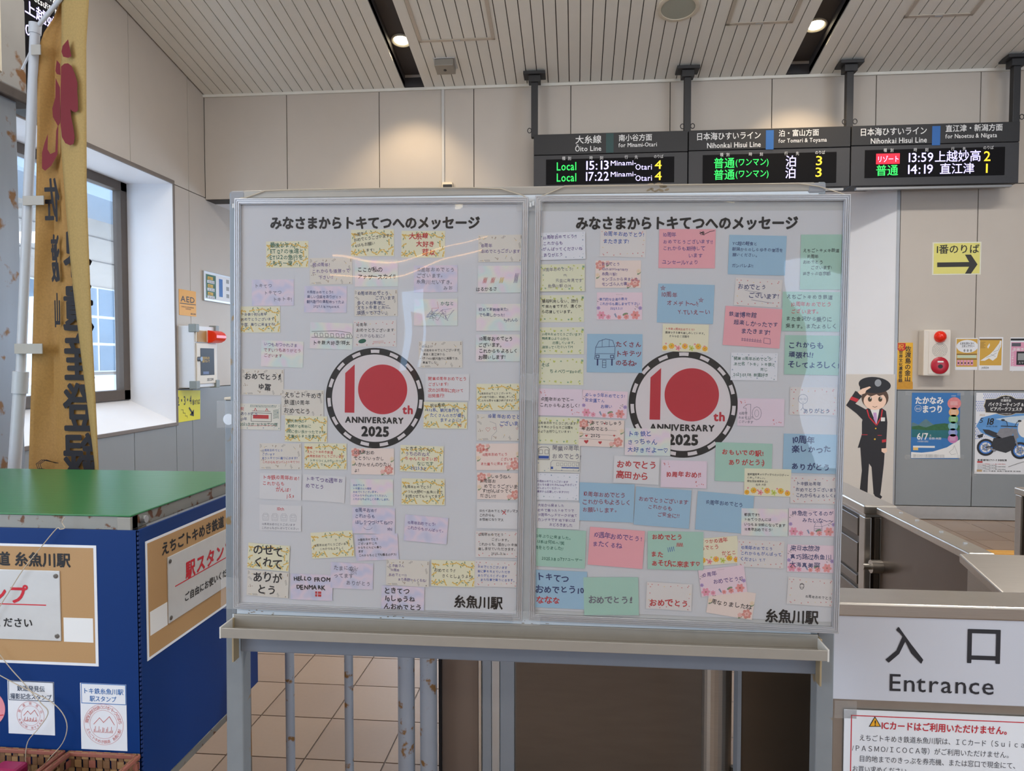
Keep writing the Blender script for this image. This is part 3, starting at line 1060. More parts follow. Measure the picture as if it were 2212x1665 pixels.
o = sheet('pink_poster', 'pink and white poster cut by the right edge of the photograph', 'poster', (2181, 728.5, 2231, 801), WHITEP)
mb = MB()
pbox(mb, BM, 2183, 739, 2229, 791, .002, .0025, mat('poster_pink'))
pbox(mb, BM, 2183, 731, 2229, 735.5, .002, .0025, INKK)
pbox(mb, BM, 2185, 740.5, 2205, 748, .0025, .003, mat('print_slate', (84, 84, 92), .5, var=0))
tpx(mb, BM, '企画きっぷ', 2187, 2228, 757, 7, INKW, .003, w=.02)
a = loc(BM, 2187.5, 756)
mb.text('きっぷキャンペーン', a.x, a.y, .022, INKW, .003, vert=True, w=.02)
pbox(mb, BM, 2195, 759, 2226, 788, .0025, .003, INKK)
pbox(mb, BM, 2198, 763, 2222, 778, .003, .0035, mat('print_grey'))
tpx(mb, BM, 'スマホで', 2199, 2222, 785, 5, INKW, .0035)
mb.build('print', o)

# festival poster: lake and mountain under a blue sky
o = sheet('festival_poster', 'blue festival poster with lake, mountain and white title on the grey wall', 'poster', (1967, 848.5, 2074.5, 990), mat('poster_blue', (48, 112, 176), .5, var=.08, scale=2))
mb = MB()
ppoly(mb, BM, [(1969, 914), (1972, 912), (1984, 917), (1997, 906), (2001, 905), (2008, 911), (2018, 918), (2040, 917), (2073, 908), (2073, 936), (1969, 936)], .0024, mat('poster_hill', (88, 120, 128), .5, var=.2, scale=20))
ppoly(mb, BM, [(1969, 921), (1984, 919), (2000, 923), (2020, 916), (2040, 914), (2073, 919), (2073, 939), (1969, 936)], .0026, mat('poster_forest', (46, 96, 56), .5, var=.4, scale=40))
ppoly(mb, BM, [(1969, 927), (2000, 929), (2073, 929), (2073, 952), (2040, 946), (1969, 944)], .0028, mat('poster_lake', (30, 104, 112), .5, var=.2, scale=10))
ppoly(mb, BM, [(1968, 976), (1990, 977.5), (2015, 975), (2045, 966), (2073, 949), (2074, 989), (1967.5, 989)], .003, INKW)
tpx(mb, BM, 'たかなみ', 1976, 2038, 871, 17, INKW, .0032, w=.035)
tpx(mb, BM, 'まつり', 1991, 2037, 890, 18, INKW, .0032, w=.035)
q = loc(BM, 1983, 882)
s = pxs(BM, 1983, 882)
mb.ring(q.x, q.y, 6.6 * s, 7.2 * s, .0032, INKW, 24)
tpx(mb, BM, '第4回', 1978, 1988, 884.5, 5, INKW, .0034)
tpx(mb, BM, '6/7', 1980, 2005, 949, 20, INKW, .0034, w=.02)
tpx(mb, BM, '土', 2007, 2012, 942, 5, INKW, .0034)
tpx(mb, BM, '10:00-14:00', 2006, 2033, 949, 7, INKW, .0034, w=.01)
tpx(mb, BM, '小滝 高浪の池周辺', 1981, 2005, 954.5, 4, INKW, .0034)
tpx(mb, BM, 'EVENT', 2055, 2065, 856, 3.5, INKW, .0034)
for (cx, cy, r, c) in ((2061, 871, 14, (214, 130, 130)), (2060, 890, 10.5, (222, 170, 120)), (2059, 905, 10, (120, 176, 110)), (2058, 920, 10, (110, 170, 184)),
                       (2058, 934, 9.5, (120, 140, 200)), (2058, 947, 10.5, (190, 120, 170))):
    pell(mb, BM, cx, cy, r, r * .95, .0034, mat('bubble_%d' % cy, c, .5, var=.15, scale=60), 24)
    for j in range(3):
        pstroke(mb, BM, [(cx - r * .6, cy - 3 + j * 3), (cx + r * .5, cy - 3 + j * 3)], .7, .0036, INKW)
pell(mb, BM, 2042, 958, 7.5, 7, .0034, mat('poster_blue'), 20)
pbox(mb, BM, 1972, 963, 2019, 966.5, .003, .0034, INKW)
pbox(mb, BM, 1972, 966, 1983, 972, .003, .0035, mat('poster_sand', (226, 186, 110), .5))
for j in range(3):
    tpx(mb, BM, '主催たかなみまつり実行委員会 お問合せ 025-552', 1971, 2040, 982.5 + j * 2.4, 2, INKK, .0034)
pstroke(mb, BM, [(2061, 962), (2058, 970), (2050, 976), (2055, 982), (2064, 980)], .6, .0034, mat('print_grey'))
pstroke(mb, BM, [(2061, 962), (2066, 974), (2068, 981)], .6, .0034, mat('print_grey'))
mb.build('print', o)

# motorcycle meeting poster
o = sheet('motorcycle_poster', 'white and blue motorcycle meeting poster with black ornate title, at the right edge', 'poster', (2104.5, 848.5, 2230, 1023), WHITEP)
mb = MB()
DOT = mat('poster_dot', (70, 106, 190), .5, var=0)
for i in range(30):
    for j in range(10):
        cx, cy = 2109 + i * 4 + (j % 2) * 2, 851 + j * 4
        if cx < 2228 and (cx > 2124 or j > 3):
            pell(mb, BM, cx, cy, 1.15, 1.15, .0024, DOT, 6)
for i in range(9):
    for j in range(9):
        cx, cy = 2108 + i * 4 + (j % 2) * 2, 915 + j * 4
        pell(mb, BM, cx, cy, 1.2 - i * .1, 1.2 - i * .1, .0024, DOT, 6)
ppoly(mb, BM, [(2119, 902), (2150, 894), (2229, 888), (2229, 952), (2190, 962), (2150, 948), (2119, 934), (2108, 920)], .0026, mat('poster_sea', (92, 148, 206), .5, var=.25, scale=14))
ppoly(mb, BM, [(2150, 905), (2180, 900), (2229, 896), (2229, 916), (2190, 914)], .0027, mat('poster_foam', (196, 212, 224), .5, var=.1, scale=30))
title = [(2128, 862), (2150, 861), (2162, 855), (2172, 853), (2184, 855), (2194, 861), (2229, 862), (2229, 893), (2194, 893), (2184, 897), (2172, 898), (2160, 896), (2150, 892), (2128, 891), (2127, 884), (2124, 877), (2127, 869)]
ppoly(mb, BM, title, .0028, mat('poster_title_edge', (196, 186, 160), .5, var=0))
c0 = (2180, 876)
ppoly(mb, BM, [(c0[0] + (x - c0[0]) * .975, c0[1] + (y - c0[1]) * .94) for x, y in title], .003, mat('poster_title', (40, 36, 38), .5, var=0))
tpx(mb, BM, '第14回', 2166, 2180, 860.5, 4, INKW, .0034)
tpx(mb, BM, '交通安全', 2161, 2184, 867, 6, INKW, .0034, w=.02)
tpx(mb, BM, 'バイクミーティング &', 2134, 2211, 876.5, 9, INKW, .0034, w=.03)
tpx(mb, BM, 'ピアパークフェスタ', 2138, 2208, 886.5, 9, INKW, .0034, w=.03)
tpx(mb, BM, 'in OYASHIRAZU', 2159, 2184, 894.5, 3.5, INKW, .0034)
tpx(mb, BM, '2025', 2115, 2127, 898, 5.5, mat('poster_tan', (190, 160, 120), .5), .0034, slant=.2)
tpx(mb, BM, '5', 2114, 2123, 913, 15, INKK, .0034, slant=.2)
tpx(mb, BM, '18', 2128, 2146, 917, 20, INKK, .0034, slant=.2, w=.02)
tpx(mb, BM, '10:00-15:00', 2129, 2154, 922, 4, INKK, .0034)
TY = mat('bike_tyre', (36, 36, 40), .5, var=.1)
RIM = mat('bike_rim', (60, 120, 200), .5, var=.05)
for (cx, cy) in ((2129, 966), (2203, 973)):
    q = loc(BM, cx, cy)
    s = pxs(BM, cx, cy)
    mb.ring(q.x, q.y, 13.5 * s, 18.5 * s, .0034, TY, 32)
    mb.ring(q.x, q.y, 11 * s, 13.8 * s, .0035, RIM, 32)
    mb.ring(q.x, q.y, 3 * s, 7.5 * s, .0035, mat('print_grey'), 20)
    for t in range(5):
        mb.stroke([(q.x, q.y), (q.x + 12 * s * math.cos(t * 1.257), q.y + 12 * s * math.sin(t * 1.257))], 1.2 * s, .0036, RIM)
BB = mat('bike_black', (48, 48, 52), .5, var=.2, scale=30)
BS = mat('bike_silver', (132, 132, 138), .5, var=.2, scale=30)
ppoly(mb, BM, [(2122, 927), (2136, 928), (2156, 936), (2160, 946), (2146, 944), (2128, 936)], .0038, BB)
ppoly(mb, BM, [(2152, 938), (2160, 926), (2175, 923), (2190, 928), (2186, 940), (2164, 946)], .0039, BS)
ppoly(mb, BM, [(2146, 946), (2168, 942), (2196, 940), (2190, 970), (2172, 978), (2150, 972), (2140, 962)], .0038, BB)
ppoly(mb, BM, [(2186, 926), (2196, 926), (2200, 944), (2192, 950)], .004, BS)
pstroke(mb, BM, [(2186, 924), (2200, 972)], 3, .0041, BS)
pstroke(mb, BM, [(2130, 966), (2152, 962)], 3, .0039, BB)
ppoly(mb, BM, [(2133, 966), (2137, 965), (2152, 973), (2148, 976)], .0042, BS)
pstroke(mb, BM, [(2176, 920), (2174, 910), (2165, 907)], 1.2, .004, BB)
pell(mb, BM, 2166, 907, 4, 2.2, .0041, BB, 10)
pstroke(mb, BM, [(2192, 920), (2196, 912), (2201, 910)], 1.2, .004, BB)
pell(mb, BM, 2202, 909, 4, 2.2, .0041, BB, 10)
pstroke(mb, BM, [(2162, 920), (2196, 921)], 2, .004, BB)
ppoly(mb, BM, [(2110, 940), (2124, 936), (2122, 944), (2114, 946)], .0038, BB)
pell(mb, BM, 2213, 925, 14, 20, .0029, INKW, 24)
tpx(mb, BM, '道の駅 親不知ピアパーク 多目的広場', 2111, 2174, 995, 4.6, INKK, .0034, w=.02)
pbox(mb, BM, 2110.5, 996, 2122, 999, .003, .0034, mat('poster_red'))
for j in range(5):
    tpx(mb, BM, '全てのバイクが参加自由 レーサー集合 主催実行委員会', 2111, 2172 - j % 2 * 20, 1002.5 + j * 2.8, 2.3, mat('poster_red') if j == 0 else INKK, .0034)
pbox(mb, BM, 2109.5, 1014, 2121, 1018.5, .003, .0034, mat('poster_tan'))
tpx(mb, BM, '国土交通省 糸魚川警察署 新潟県', 2123, 2205, 1018, 3, INKK, .0034)
pstroke(mb, BM, [(2178, 1008), (2195, 1002), (2228, 992)], 1.5, .0034, mat('print_grey'))
mb.build('print', o)
for (px, py, lab) in ((1962, 846, 'clear tape at the top left corner of the blue festival poster'), (2074, 846, 'clear tape at the top right corner of the blue festival poster'), (1961, 984, 'clear tape at the bottom left corner of the blue festival poster'), (2074, 984, 'clear tape at the bottom right corner of the blue festival poster'), (2102, 846, 'clear tape at the top left corner of the motorcycle poster'), (2101, 1020, 'clear tape at the bottom left corner of the motorcycle poster')):
    mb = MB()
    pbox(mb, BM, px - 7, py - 2, px + 8, py + 8, .0045, .005, TAPE)
    q = BM @ Vector((*loc(BM, px, py), .005))
    mb.build('tape_strip', None, BM, label=lab, category='tape', group='tape on the wall posters')

# cut-out panel with a saluting uniformed figure, standing before the jamb
PM = frame((0, 6.86, 0), (1, 0, 0), (0, 0, 1))
o = thing('figure_panel', PM, 'beige standing panel printed with a saluting figure in black uniform', 'panel')
a, c = loc(PM, 1815, 808), loc(PM, 1934, 809)
MB().box(a.x, c.x, .0, a.y, -.012, 0, mat('panel_beige', (204, 198, 190), .5, var=.02)).build('board', o, bevel=.002)


def z7(pts):
    return [(1750 + x / 2.686, 480 + y / 2.686) for x, y in pts]


UNI = mat('uniform_black', (34, 32, 36), .5, var=.06)
SKIN = mat('figure_skin', (240, 205, 182), .5, var=0)
HAIR = mat('figure_hair', (84, 62, 48), .5, var=.08)
RED = mat('uniform_red', (196, 40, 52), .5, var=0)
mb = MB()
ppoly(mb, PM, z7([(290, 1290), (360, 1282), (435, 1295), (428, 1400), (410, 1560), (405, 1585), (368, 1575), (356, 1420), (342, 1400), (336, 1480), (332, 1580), (285, 1580), (300, 1440)]), .001, UNI)
ppoly(mb, PM, z7([(282, 1575), (332, 1572), (330, 1588), (290, 1590)]), .0012, UNI)
ppoly(mb, PM, z7([(365, 1570), (402, 1578), (418, 1592), (410, 1604), (385, 1602)]), .0012, UNI)
ppoly(mb, PM, z7([(318, 1088), (345, 1072), (410, 1074), (440, 1095), (448, 1160), (440, 1310), (412, 1312), (340, 1302), (276, 1308), (300, 1230), (300, 1160)]), .0014, UNI)
ppoly(mb, PM, z7([(208, 1062), (262, 978), (292, 990), (300, 1012), (262, 1052), (335, 1092), (318, 1160), (270, 1110)]), .0016, UNI)
ppoly(mb, PM, z7([(228, 1028), (240, 1010), (282, 1026), (272, 1044)]), .0018, RED)
ppoly(mb, PM, z7([(416, 1262), (440, 1258), (440, 1274), (417, 1278)]), .0018, RED)
ppoly(mb, PM, z7([(414, 1312), (444, 1310), (446, 1330), (430, 1340), (414, 1330)]), .0016, SKIN)
ppoly(mb, PM, z7([(345, 1076), (404, 1076), (384, 1172)]), .0018, INKW)
ppoly(mb, PM, z7([(366, 1104), (384, 1104), (388, 1140), (382, 1170), (368, 1140)]), .002, mat('figure_tie', (190, 150, 200), .5, var=0))
for a in ([(330, 1088), (342, 1130), (384, 1176)], [(418, 1088), (412, 1130), (386, 1176)]):
    pstroke(mb, PM, z7(a), 2.6, .0021, RED)
pell(mb, PM, *z7([(380, 1196)])[0], 1.6, 1.6, .0022, YEL, 10)
pell(mb, PM, *z7([(375, 1258)])[0], 1.8, 1.8, .0022, YEL, 10)
pbox(mb, PM, *z7([(410, 1132)])[0], *z7([(434, 1154)])[0], .002, .0022, INKW)
for a in ([(298, 1232), (332, 1232)], [(392, 1236), (414, 1236)]):
    pstroke(mb, PM, z7(a), 1.2, .0021, RED)
pell(mb, PM, *z7([(376, 1018)])[0], 28, 25, .0024, HAIR, 24)
pell(mb, PM, *z7([(375, 1036)])[0], 23.5, 19.5, .0026, SKIN, 24)
ppoly(mb, PM, z7([(310, 1020), (318, 985), (440, 985), (442, 1022), (425, 1000), (400, 1008), (385, 998), (352, 1010), (330, 1000)]), .0028, HAIR)
for ex in (346, 406):
    pell(mb, PM, *z7([(ex, 1026)])[0], 4.2, 5.6, .003, mat('figure_eye', (70, 58, 40), .5, var=0), 16)
    pell(mb, PM, *z7([(ex + 4, 1019)])[0], 1.3, 1.6, .0031, INKW, 8)
pstroke(mb, PM, z7([(362, 1068), (375, 1073), (388, 1068)]), 1.0, .003, HAIR)
ppoly(mb, PM, z7([(275, 985), (300, 966), (345, 952), (352, 958), (325, 975), (318, 992), (290, 1002)]), .0034, SKIN)
pell(mb, PM, *z7([(374, 942)])[0], 33.5, 16.5, .0032, UNI, 28, -.1)
pell(mb, PM, *z7([(372, 962)])[0], 30, 11, .0033, UNI, 24)
pell(mb, PM, *z7([(393, 932)])[0], 7, 8, .0036, mat('badge_grey', (150, 154, 160), .5, var=0), 14)
mb.build('figure_print', o)

# ------------------------------------------------------------------ building seen through the window
FAC = mat('facade_beige', (150, 141, 130), .7, var=.04, scale=2)
o = thing('office_building', T(-11, 10.5, 0), 'pale office building with gridded glazing outside the left window', 'building')
MB().box(-2, 0, -14, 14, -8, 9, FAC).build('wall', o)
WG = mat('facade_glass', (74, 98, 116), .2, .1, var=.3, scale=1.2)
WF = mat('facade_frame', (188, 194, 200), .5, var=.02)
for i in range(12):
    for z0, z1 in ((1.2, 1.78), (1.84, 2.4), (2.46, 3.08)):
        y = 1.2 + i * .62
        f = MB().box(0, .05, y - .31, y + .31, z0 - .03, z1 + .03, WF).build('window', o)
        MB().box(.05, .06, y - .275, y + .275, z0, z1, WG).build('pane', f)
for z in (3.7, 4.25):
    MB().box(0, .02, -14, 14, z, z + .02, SEAM).build('facade_joint', o)
for y in range(-6, 12, 2):
    MB().box(0, .02, y + .4, y + .42, 3.1, 4.6, SEAM).build('facade_joint', o)
MB().box(0, .3, -14, 14, .1, 1.1, mat('parapet_white', (172, 174, 176), .7)).build('parapet', o)
MB().box(0, 1.6, -14, 14, 4.66, 4.95, mat('balcony_blue', (118, 134, 148), .6)).build('balcony', o)
for y in range(-6, 13):
    MB().box(1.4, 1.45, y, y + .05, 4.95, 6.4, WF).build('railing_post', o)
for z in (5.3, 5.65, 6.0):
    MB().box(1.4, 1.45, -14, 14, z, z + .04, WF).build('railing_bar', o)

# rear openings of the hall, the banner between them, and the strip lamps over them
for i, (x0, x1, z0, z1) in enumerate(((GX[0], GX[1], 1.48, 2.64), (GX[2], GX[3], 0, 2.85))):
    o = thing('window_%d' % (i + 2), T(0, -8.1, 0), ('narrow window' if i == 0 else 'tall glazed doorway') + ' in the rear wall of the hall', 'window', kind='structure')
    f = MB()
    for (a, c, e, g) in ((x0, x1, z0, z0 + .04), (x0, x1, z1 - .04, z1), (x0, x0 + .04, z0, z1), (x1 - .04, x1, z0, z1)):
        f.box(a, c, -.04, .04, e, g, ALU)
    f.build('window_frame', o)
    MB().box(x0, x1, -.005, .005, z0, z1, clear_mat('pane_clear')).build('pane', o)
MB().box(-2.5, -2.22, -7.9, -7.89, .9, 2.25, mat('banner_orange', (230, 120, 86), .7)).build('line_banner', None, None,
    label='orange line banner hanging before the rear window of the hall', category='banner')
for i, z in enumerate((3.2, 2.92)):
    MB().box(-4.0 if i else -3.6, -1.0, -8.03, -8.0, z, z + .022, mat('strip_lamp', (255, 196, 120), .5, var=0, emit=11)) \
        .build('strip_lamp', None, None, label=('upper' if i == 0 else 'lower') + ' warm strip lamp on the rear wall of the hall', category='lamp', group='strip lamps')

# ------------------------------------------------------------------ pipe barrier under the board
PIPE = mat('pipe_paint', (150, 156, 166), .45, .1, var=.08, scale=14, rust=(30, .60, (128, 92, 48)))
o = thing('pipe_barrier', T(0, 2.15, 0), 'grey painted pipe barrier with rust spots standing under the message board', 'barrier')
for px, w in ((627, 9.6), (754, 9.4), (878, 18), (926, 18.5)):
    p = onp(px, 1550, 1, 2.15)
    r = w * (p - CAM).dot(CF) / FPX
    MB().cyl((p.x, 0, 0), (p.x, 0, .84), r, PIPE, 24).build('post', o, smooth=True)
MB().cyl((-.93, 0, .84), (-.42, 0, .84), .022, PIPE, 16).build('top_rail', o, smooth=True)

# ------------------------------------------------------------------ steel gates behind and beside the board
BRONZE = mat('steel_bronze', (114, 107, 100), .36, .85, var=.12, scale=7, stretch=(1, 1, 6))
DARKST = mat('steel_dark', (92, 82, 72), .4, .8, var=.12, scale=6)
EDGE = mat('steel_edge', (214, 208, 200), .3, .9, var=.05)
FY = 2.2


def gx(px, y=FY):
    return onp(px, 1560, 1, y).x


o = thing('fence_end_panel', T(0, FY, 0), 'dark brown steel panel right beside the thick grey pipes', 'panel')
MB().box(gx(953), gx(1034), .01, .5, 0, .86, mat('panel_brown', (124, 110, 100), .5, .5, var=.08, scale=4)).build('panel', o, bevel=.004)
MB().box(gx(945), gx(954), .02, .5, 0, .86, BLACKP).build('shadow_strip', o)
o = thing('ticket_gate', T(0, FY, 0), 'wide stainless ticket gate cabinet seen under the right poster', 'gate')
MB().box(gx(1111), gx(1520), 0, .7, 0, .95, BRONZE).build('front_plate', o, bevel=.006)
for a, c, mm in ((1034, 1041, EDGE), (1041, 1062, GREYP), (1062, 1080, ALU), (1080, 1112, GREYP)):
    MB().box(gx(a), gx(c) - .001, .0 if mm is not EDGE else -.006, .4, 0, .95, mm).build('edge_profile', o, bevel=.003)
cy_ = MB()
x0, x1 = gx(1515), gx(1580)
n = 12
pts = [(x0 + (x1 - x0) * (.5 - .5 * math.cos(math.pi * i / n)), -.028 * math.sin(math.pi * i / n)) for i in range(n + 1)]
for (a, c) in zip(pts, pts[1:]):
    cy_.quad((a[0], a[1], 0), (c[0], c[1], 0), (c[0], c[1], .95), (a[0], a[1], .95), STEEL)
cy_.quad((x1, 0, 0), (x1, .7, 0), (x1, .7, .95), (x1, 0, .95), STEEL)
cy_.build('rounded_edge', o, smooth=True)
MB().cyl((gx(1582), -.01, .10), (gx(1582), -.01, .24), .009, mat('hinge_bronze', (60, 54, 46), .4, .7), 14).build('hinge', o, smooth=True)
o = thing('fence_door', T(0, FY - .1, 0), 'dark steel door panel behind the right leg of the message board', 'door')
MB().box(gx(1599, FY - .1), gx(1795, FY - .1), 0, .04, 0, .92, DARKST).build('leaf', o, bevel=.004)
MB().box(gx(1592, FY - .1), gx(1600, FY - .1), -.006, .046, 0, .92, GREYP).build('edge_profile', o)

# the Entrance partition at the right
EY = 1.735
EM = frame((0, EY, 0), (1, 0, 0), (0, 0, 1))
ex0 = loc(EM, 1798, 1420).x
o = thing('entrance_partition', EM, 'stainless partition carrying the white Entrance sign at lower right', 'partition')
MB().box(ex0 + .004, 2.6, 0, .868, -.11, -.006, STEEL).build('body', o, bevel=.003)
MB().box(ex0 - .002, 2.6, .868, .9, -.115, .004, STEELH).build('top_cap', o, bevel=.004)
a = loc(EM, 1830, 1511)
es = MB().box(ex0, 2.6, a.y, loc(EM, 1830, 1327).y, -.006, 0, mat('sign_white', (196, 198, 206), .4, var=.01)).build('sign_plate', o, bevel=.002)
INKD = mat('print_ink', (34, 34, 40), .5, var=0)
for (t, x0, x1, yb, h, w) in (('入', 1910, 1996, 1423, 86, .012), ('口', 2078, 2170, 1425, 92, .012), ('Entrance', 1917, 2150, 1491, 54, .004)):
    mb = MB()
    tpx(mb, EM, t, x0, x1, yb, h, INKD, .001, w=w)
    mb.build('lettering', es)
p = loc(EM, 1857, 1313)
MB().lathe([(.006, .0), (.006, .003), (.0005, .004)], ALU, 10, (p.x, p.y)).build('screw', o)
o = thing('notice_sheet', EM, 'white notice with red border and red headline taped below the Entrance sign', 'notice')
a, c = loc(EM, 1824, 1532), loc(EM, 2235, 1560)
MB().box(a.x, a.x + .44, a.y - .32, a.y, -.002, .0006, WHITEP).build('sheet', o)
mb = MB()
NR = mat('notice_red', (190, 34, 50), .5, var=0)
x0, y1 = a.x + .015, a.y - .012
mb.box(x0, x0 + .0022, y1 - .29, y1, .0006, .001, NR).box(x0, x0 + .41, y1 - .0022, y1, .0006, .001, NR).box(x0 + .408, x0 + .4102, y1 - .29, y1, .0006, .001, NR)
tpx(mb, EM, 'ICカードはご利用いただけません。', 1903, 2186, 1573, 20, NR, .0012, w=.02)
NK = mat('notice_ink', (66, 66, 74), .5, var=0)
tpx(mb, EM, 'えちごトキめき鉄道糸魚川駅は、ＩＣカード（Ｓｕｉｃａ', 1855, 2216, 1598, 15.5, NK, .0012)
tpx(mb, EM, '/ＰＡＳＭＯ/ＩＣＯＣＡ等）がご利用いただけません。', 1840, 2188, 1620, 15.5, NK, .0012)
tpx(mb, EM, '目的地までのきっぷを券売機、または窓口で現金にて、', 1855, 2202, 1643, 15.5, NK, .0012)
tpx(mb, EM, 'お買い求めください。', 1840, 1972, 1665, 15.5, NK, .0012)
ppoly(mb, EM, [(1876, 1569), (1903, 1569), (1889.5, 1546)], .0012, INKD)
ppoly(mb, EM, [(1879, 1567.3), (1900, 1567.3), (1889.5, 1549.5)], .0014, mat('warning_amber', (232, 168, 36), .5, var=0))
tpx(mb, EM, '!', 1888, 1892, 1566, 16, INKD, .0016, w=.03)
mb.build('lettering', o)
p = loc(EM, 1803, 1512)
MB().box(p.x, p.x + .05, p.y - .042, p.y, .0006, .0012, TAPE).build('tape_strip', None, EM, label='clear tape at the corner of the red-bordered notice', category='tape')

# gate lane to the right: housing, long partition, near housing, far housing
o = thing('gate_housing', T(0, 0, 0), 'dark steel gate housing with sloping bright cap below the saluting figure panel', 'gate', 'steel gate units at the right')
HX0, HX1, HY0, HY1 = 1.06, 1.178, 2.75, 3.5
MB().box(HX0 + .012, HX1 - .012, HY0 + .02, HY1, 0, .885, DARKST).build('body', o, bevel=.006)
MB().box(HX0, HX1, HY0, HY1, .895, .93, STEELH).build('top_cap', o, bevel=.006)
MB().box(HX0 + .006, HX1 - .006, HY0 + .006, HY1, .885, .896, STEEL).build('cap_step', o, bevel=.002)
for z0, z1 in ((.80, .87), (.66, .775), (.615, .65), (.45, .60), (.2, .44)):
    MB().box(HX0 + .004, HX0 + .016, HY0 + .07, HY1, z0, z1, BRONZE).build('side_strip', o, bevel=.003)
for a, mm in ((1.064, STEEL), (1.098, DARKST), (1.112, STEEL), (1.14, DARKST)):
    MB().box(a, a + .024, HY0 + .002, HY0 + .06, 0, .885, mm).build('corner_profile', o, bevel=.004)
MB().cyl((1.062, 2.69, .72), (1.101, 2.69, .72), .024, STEEL, 16).build('lock_barrel', o, smooth=True)
MB().cyl((1.035, 2.69, .72), (1.064, 2.69, .72), .011, STEEL, 12).build('lock_key', o, smooth=True)
o = thing('gate_partition', T(0, 0, 0), 'long dark steel partition running back from the near gate housing', 'partition', 'steel gate units at the right')
MB().box(1.10, 1.15, 2.095, 2.70, 0, .905, mat('steel_brown_plate', (108, 98, 90), .32, .85, var=.1, scale=5)).build('plate', o)
MB().box(1.09, 1.16, 2.095, 2.72, .905, .93, STEELH).build('top_rail', o, bevel=.004)
for y in (2.2, 2.34, 2.5, 2.62):
    MB().box(1.13, 1.14, y, y + .006, .93, .934, ALU).build('stud', o)
o = thing('gate_housing', T(0, 0, 0), 'near gate housing with wide brushed steel top behind the Entrance partition', 'gate', 'steel gate units at the right')
MB().hexa([(1.075, 1.87, 0), (1.36, 1.87, 0), (1.36, 2.075, 0), (1.075, 2.075, 0)], [(1.075, 1.87, .865), (1.36, 1.87, .865), (1.36, 2.075, .905), (1.075, 2.075, .905)], STEEL).build('body', o, bevel=.004)
MB().hexa([(1.058, 1.86, .862), (1.37, 1.86, .862), (1.37, 2.085, .907), (1.058, 2.085, .907)], [(1.058, 1.86, .886), (1.37, 1.86, .886), (1.37, 2.085, .932), (1.058, 2.085, .932)], STEELH).build('top_cap', o, bevel=.004)
p = onp(2190, 1051, 2, .93)
o = thing('gate_housing', T(p.x, p.y, 0), 'dark gate housing cut off at the right edge of the photograph', 'gate', 'steel gate units at the right')
MB().box(.012, .3, -.8, -.01, 0, .9, DARKST).build('body', o, bevel=.005)
MB().box(0, .32, -.82, 0, .9, .93, STEELH).build('top_cap', o, bevel=.006)
MB().box(.004, .03, -.05, -.004, 0, .9, STEEL).build('corner_profile', o, bevel=.004)

# tactile paving strip
o = thing('tactile_paving', T(0, 0, 0), 'yellow tactile paving strip on the floor by the back wall', 'paving')
TACT = mat('tactile_yellow', (208, 160, 84), .6, var=.08)
q = onp(2140, 1200, 2, 0)
for i in range(7):
    x = q.x - .9 + i * .3
    t = MB().box(x + .003, x + .297, q.y - .15, q.y + .15, .0, .006, TACT).build('paving_tile', o)
    for j in range(4):
        MB().box(x + .01, x + .29, q.y - .125 + j * .072, q.y - .095 + j * .072, .006, .012, TACT).build('raised_bar', t)

# glazing at the far end of the passage
o = thing('window_4', T(0, 10.55, 0), 'wide window at the far end of the passage behind the board', 'window', kind='structure')
f = MB()
for (a, c, e, g) in ((-3.0, 1.6, 1.0, 1.06), (-3.0, 1.6, 2.44, 2.5), (-3.0, -2.94, 1.0, 2.5), (1.54, 1.6, 1.0, 2.5), (-1.5, -1.44, 1.0, 2.5), (.04, .1, 1.0, 2.5)):
    f.box(a, c, -.04, .04, e, g, ALU)
f.build('window_frame', o)
for a, c in ((-2.94, -1.5), (-1.44, .04), (.1, 1.54)):
    MB().box(a, c, -.006, .006, 1.06, 2.44, clear_mat('pane_clear')).build('pane', o)

# ------------------------------------------------------------------ stamp desk at lower left
DX, DY0, DY1, DZ = -1.044, 1.6, 2.25, 1.10
BLUE = mat('desk_blue', (4, 48, 108), .5, var=.06, scale=3, spec=.25)
GREEN = mat('desk_green', (36, 112, 62), .28, var=.05, scale=5, stretch=(1, 30, 1), bump=.15)
RIMM = mat('desk_rim', (142, 140, 132), .5, .3, var=.1, scale=12, rust=(34, .58, (104, 66, 40)))
RUSTY = mat('leg_rust', (112, 104, 94), .7, .3, var=.3, scale=14, rust=(16, .52, (140, 98, 46)))
o = thing('stamp_desk', T(0, 0, 0), 'blue stamp desk with green top and steel rim at lower left', 'desk')
MB().box(-2.5, DX + .004, DY0 - .004, DY1, DZ - .001, DZ + .003, GREEN).build('top_sheet', o, bevel=.0015)
rim = MB().box(-2.5, DX, DY0, DY0 + .03, DZ - .034, DZ - .001, RIMM).box(DX - .03, DX, DY0, DY1, DZ - .034, DZ - .001, RIMM).box(-2.5, DX, DY1 - .03, DY1, DZ - .034, DZ - .001, RIMM)
rim.build('steel_rim', o, bevel=.002)
MB().box(DX - .032, DX + .003, DY0 - .003, DY0 + .005, DZ - .037, DZ - .002, mat('bracket_grey', (150, 146, 136), .5, .3)).build('corner_bracket', o, bevel=.002)
MB().cyl((DX, DY0 + .045, DZ - .016), (DX + .012, DY0 + .045, DZ - .016), .009, ALU, 12).build('bolt', o)
BZ0, BZ1 = .425, DZ - .032
FYD = DY0 - .006
RXD = DX + .021
MB().box(-2.5, RXD, FYD, FYD + .005, .30, BZ1, BLUE).build('front_panel', o, bevel=.001)
MB().box(RXD - .005, RXD, FYD, DY1 - .03, BZ0, BZ1, BLUE).build('side_panel', o, bevel=.001)
cor = MB()
for i in range(60):
    z = .42 + i * (BZ1 - .42) / 60
    cor.box(RXD - .001, RXD + .0012, FYD - .0012, FYD + .006, z, z + .006, mat('desk_blue_edge', (12, 46, 104), .5))
cor.build('corrugated_edge', o)
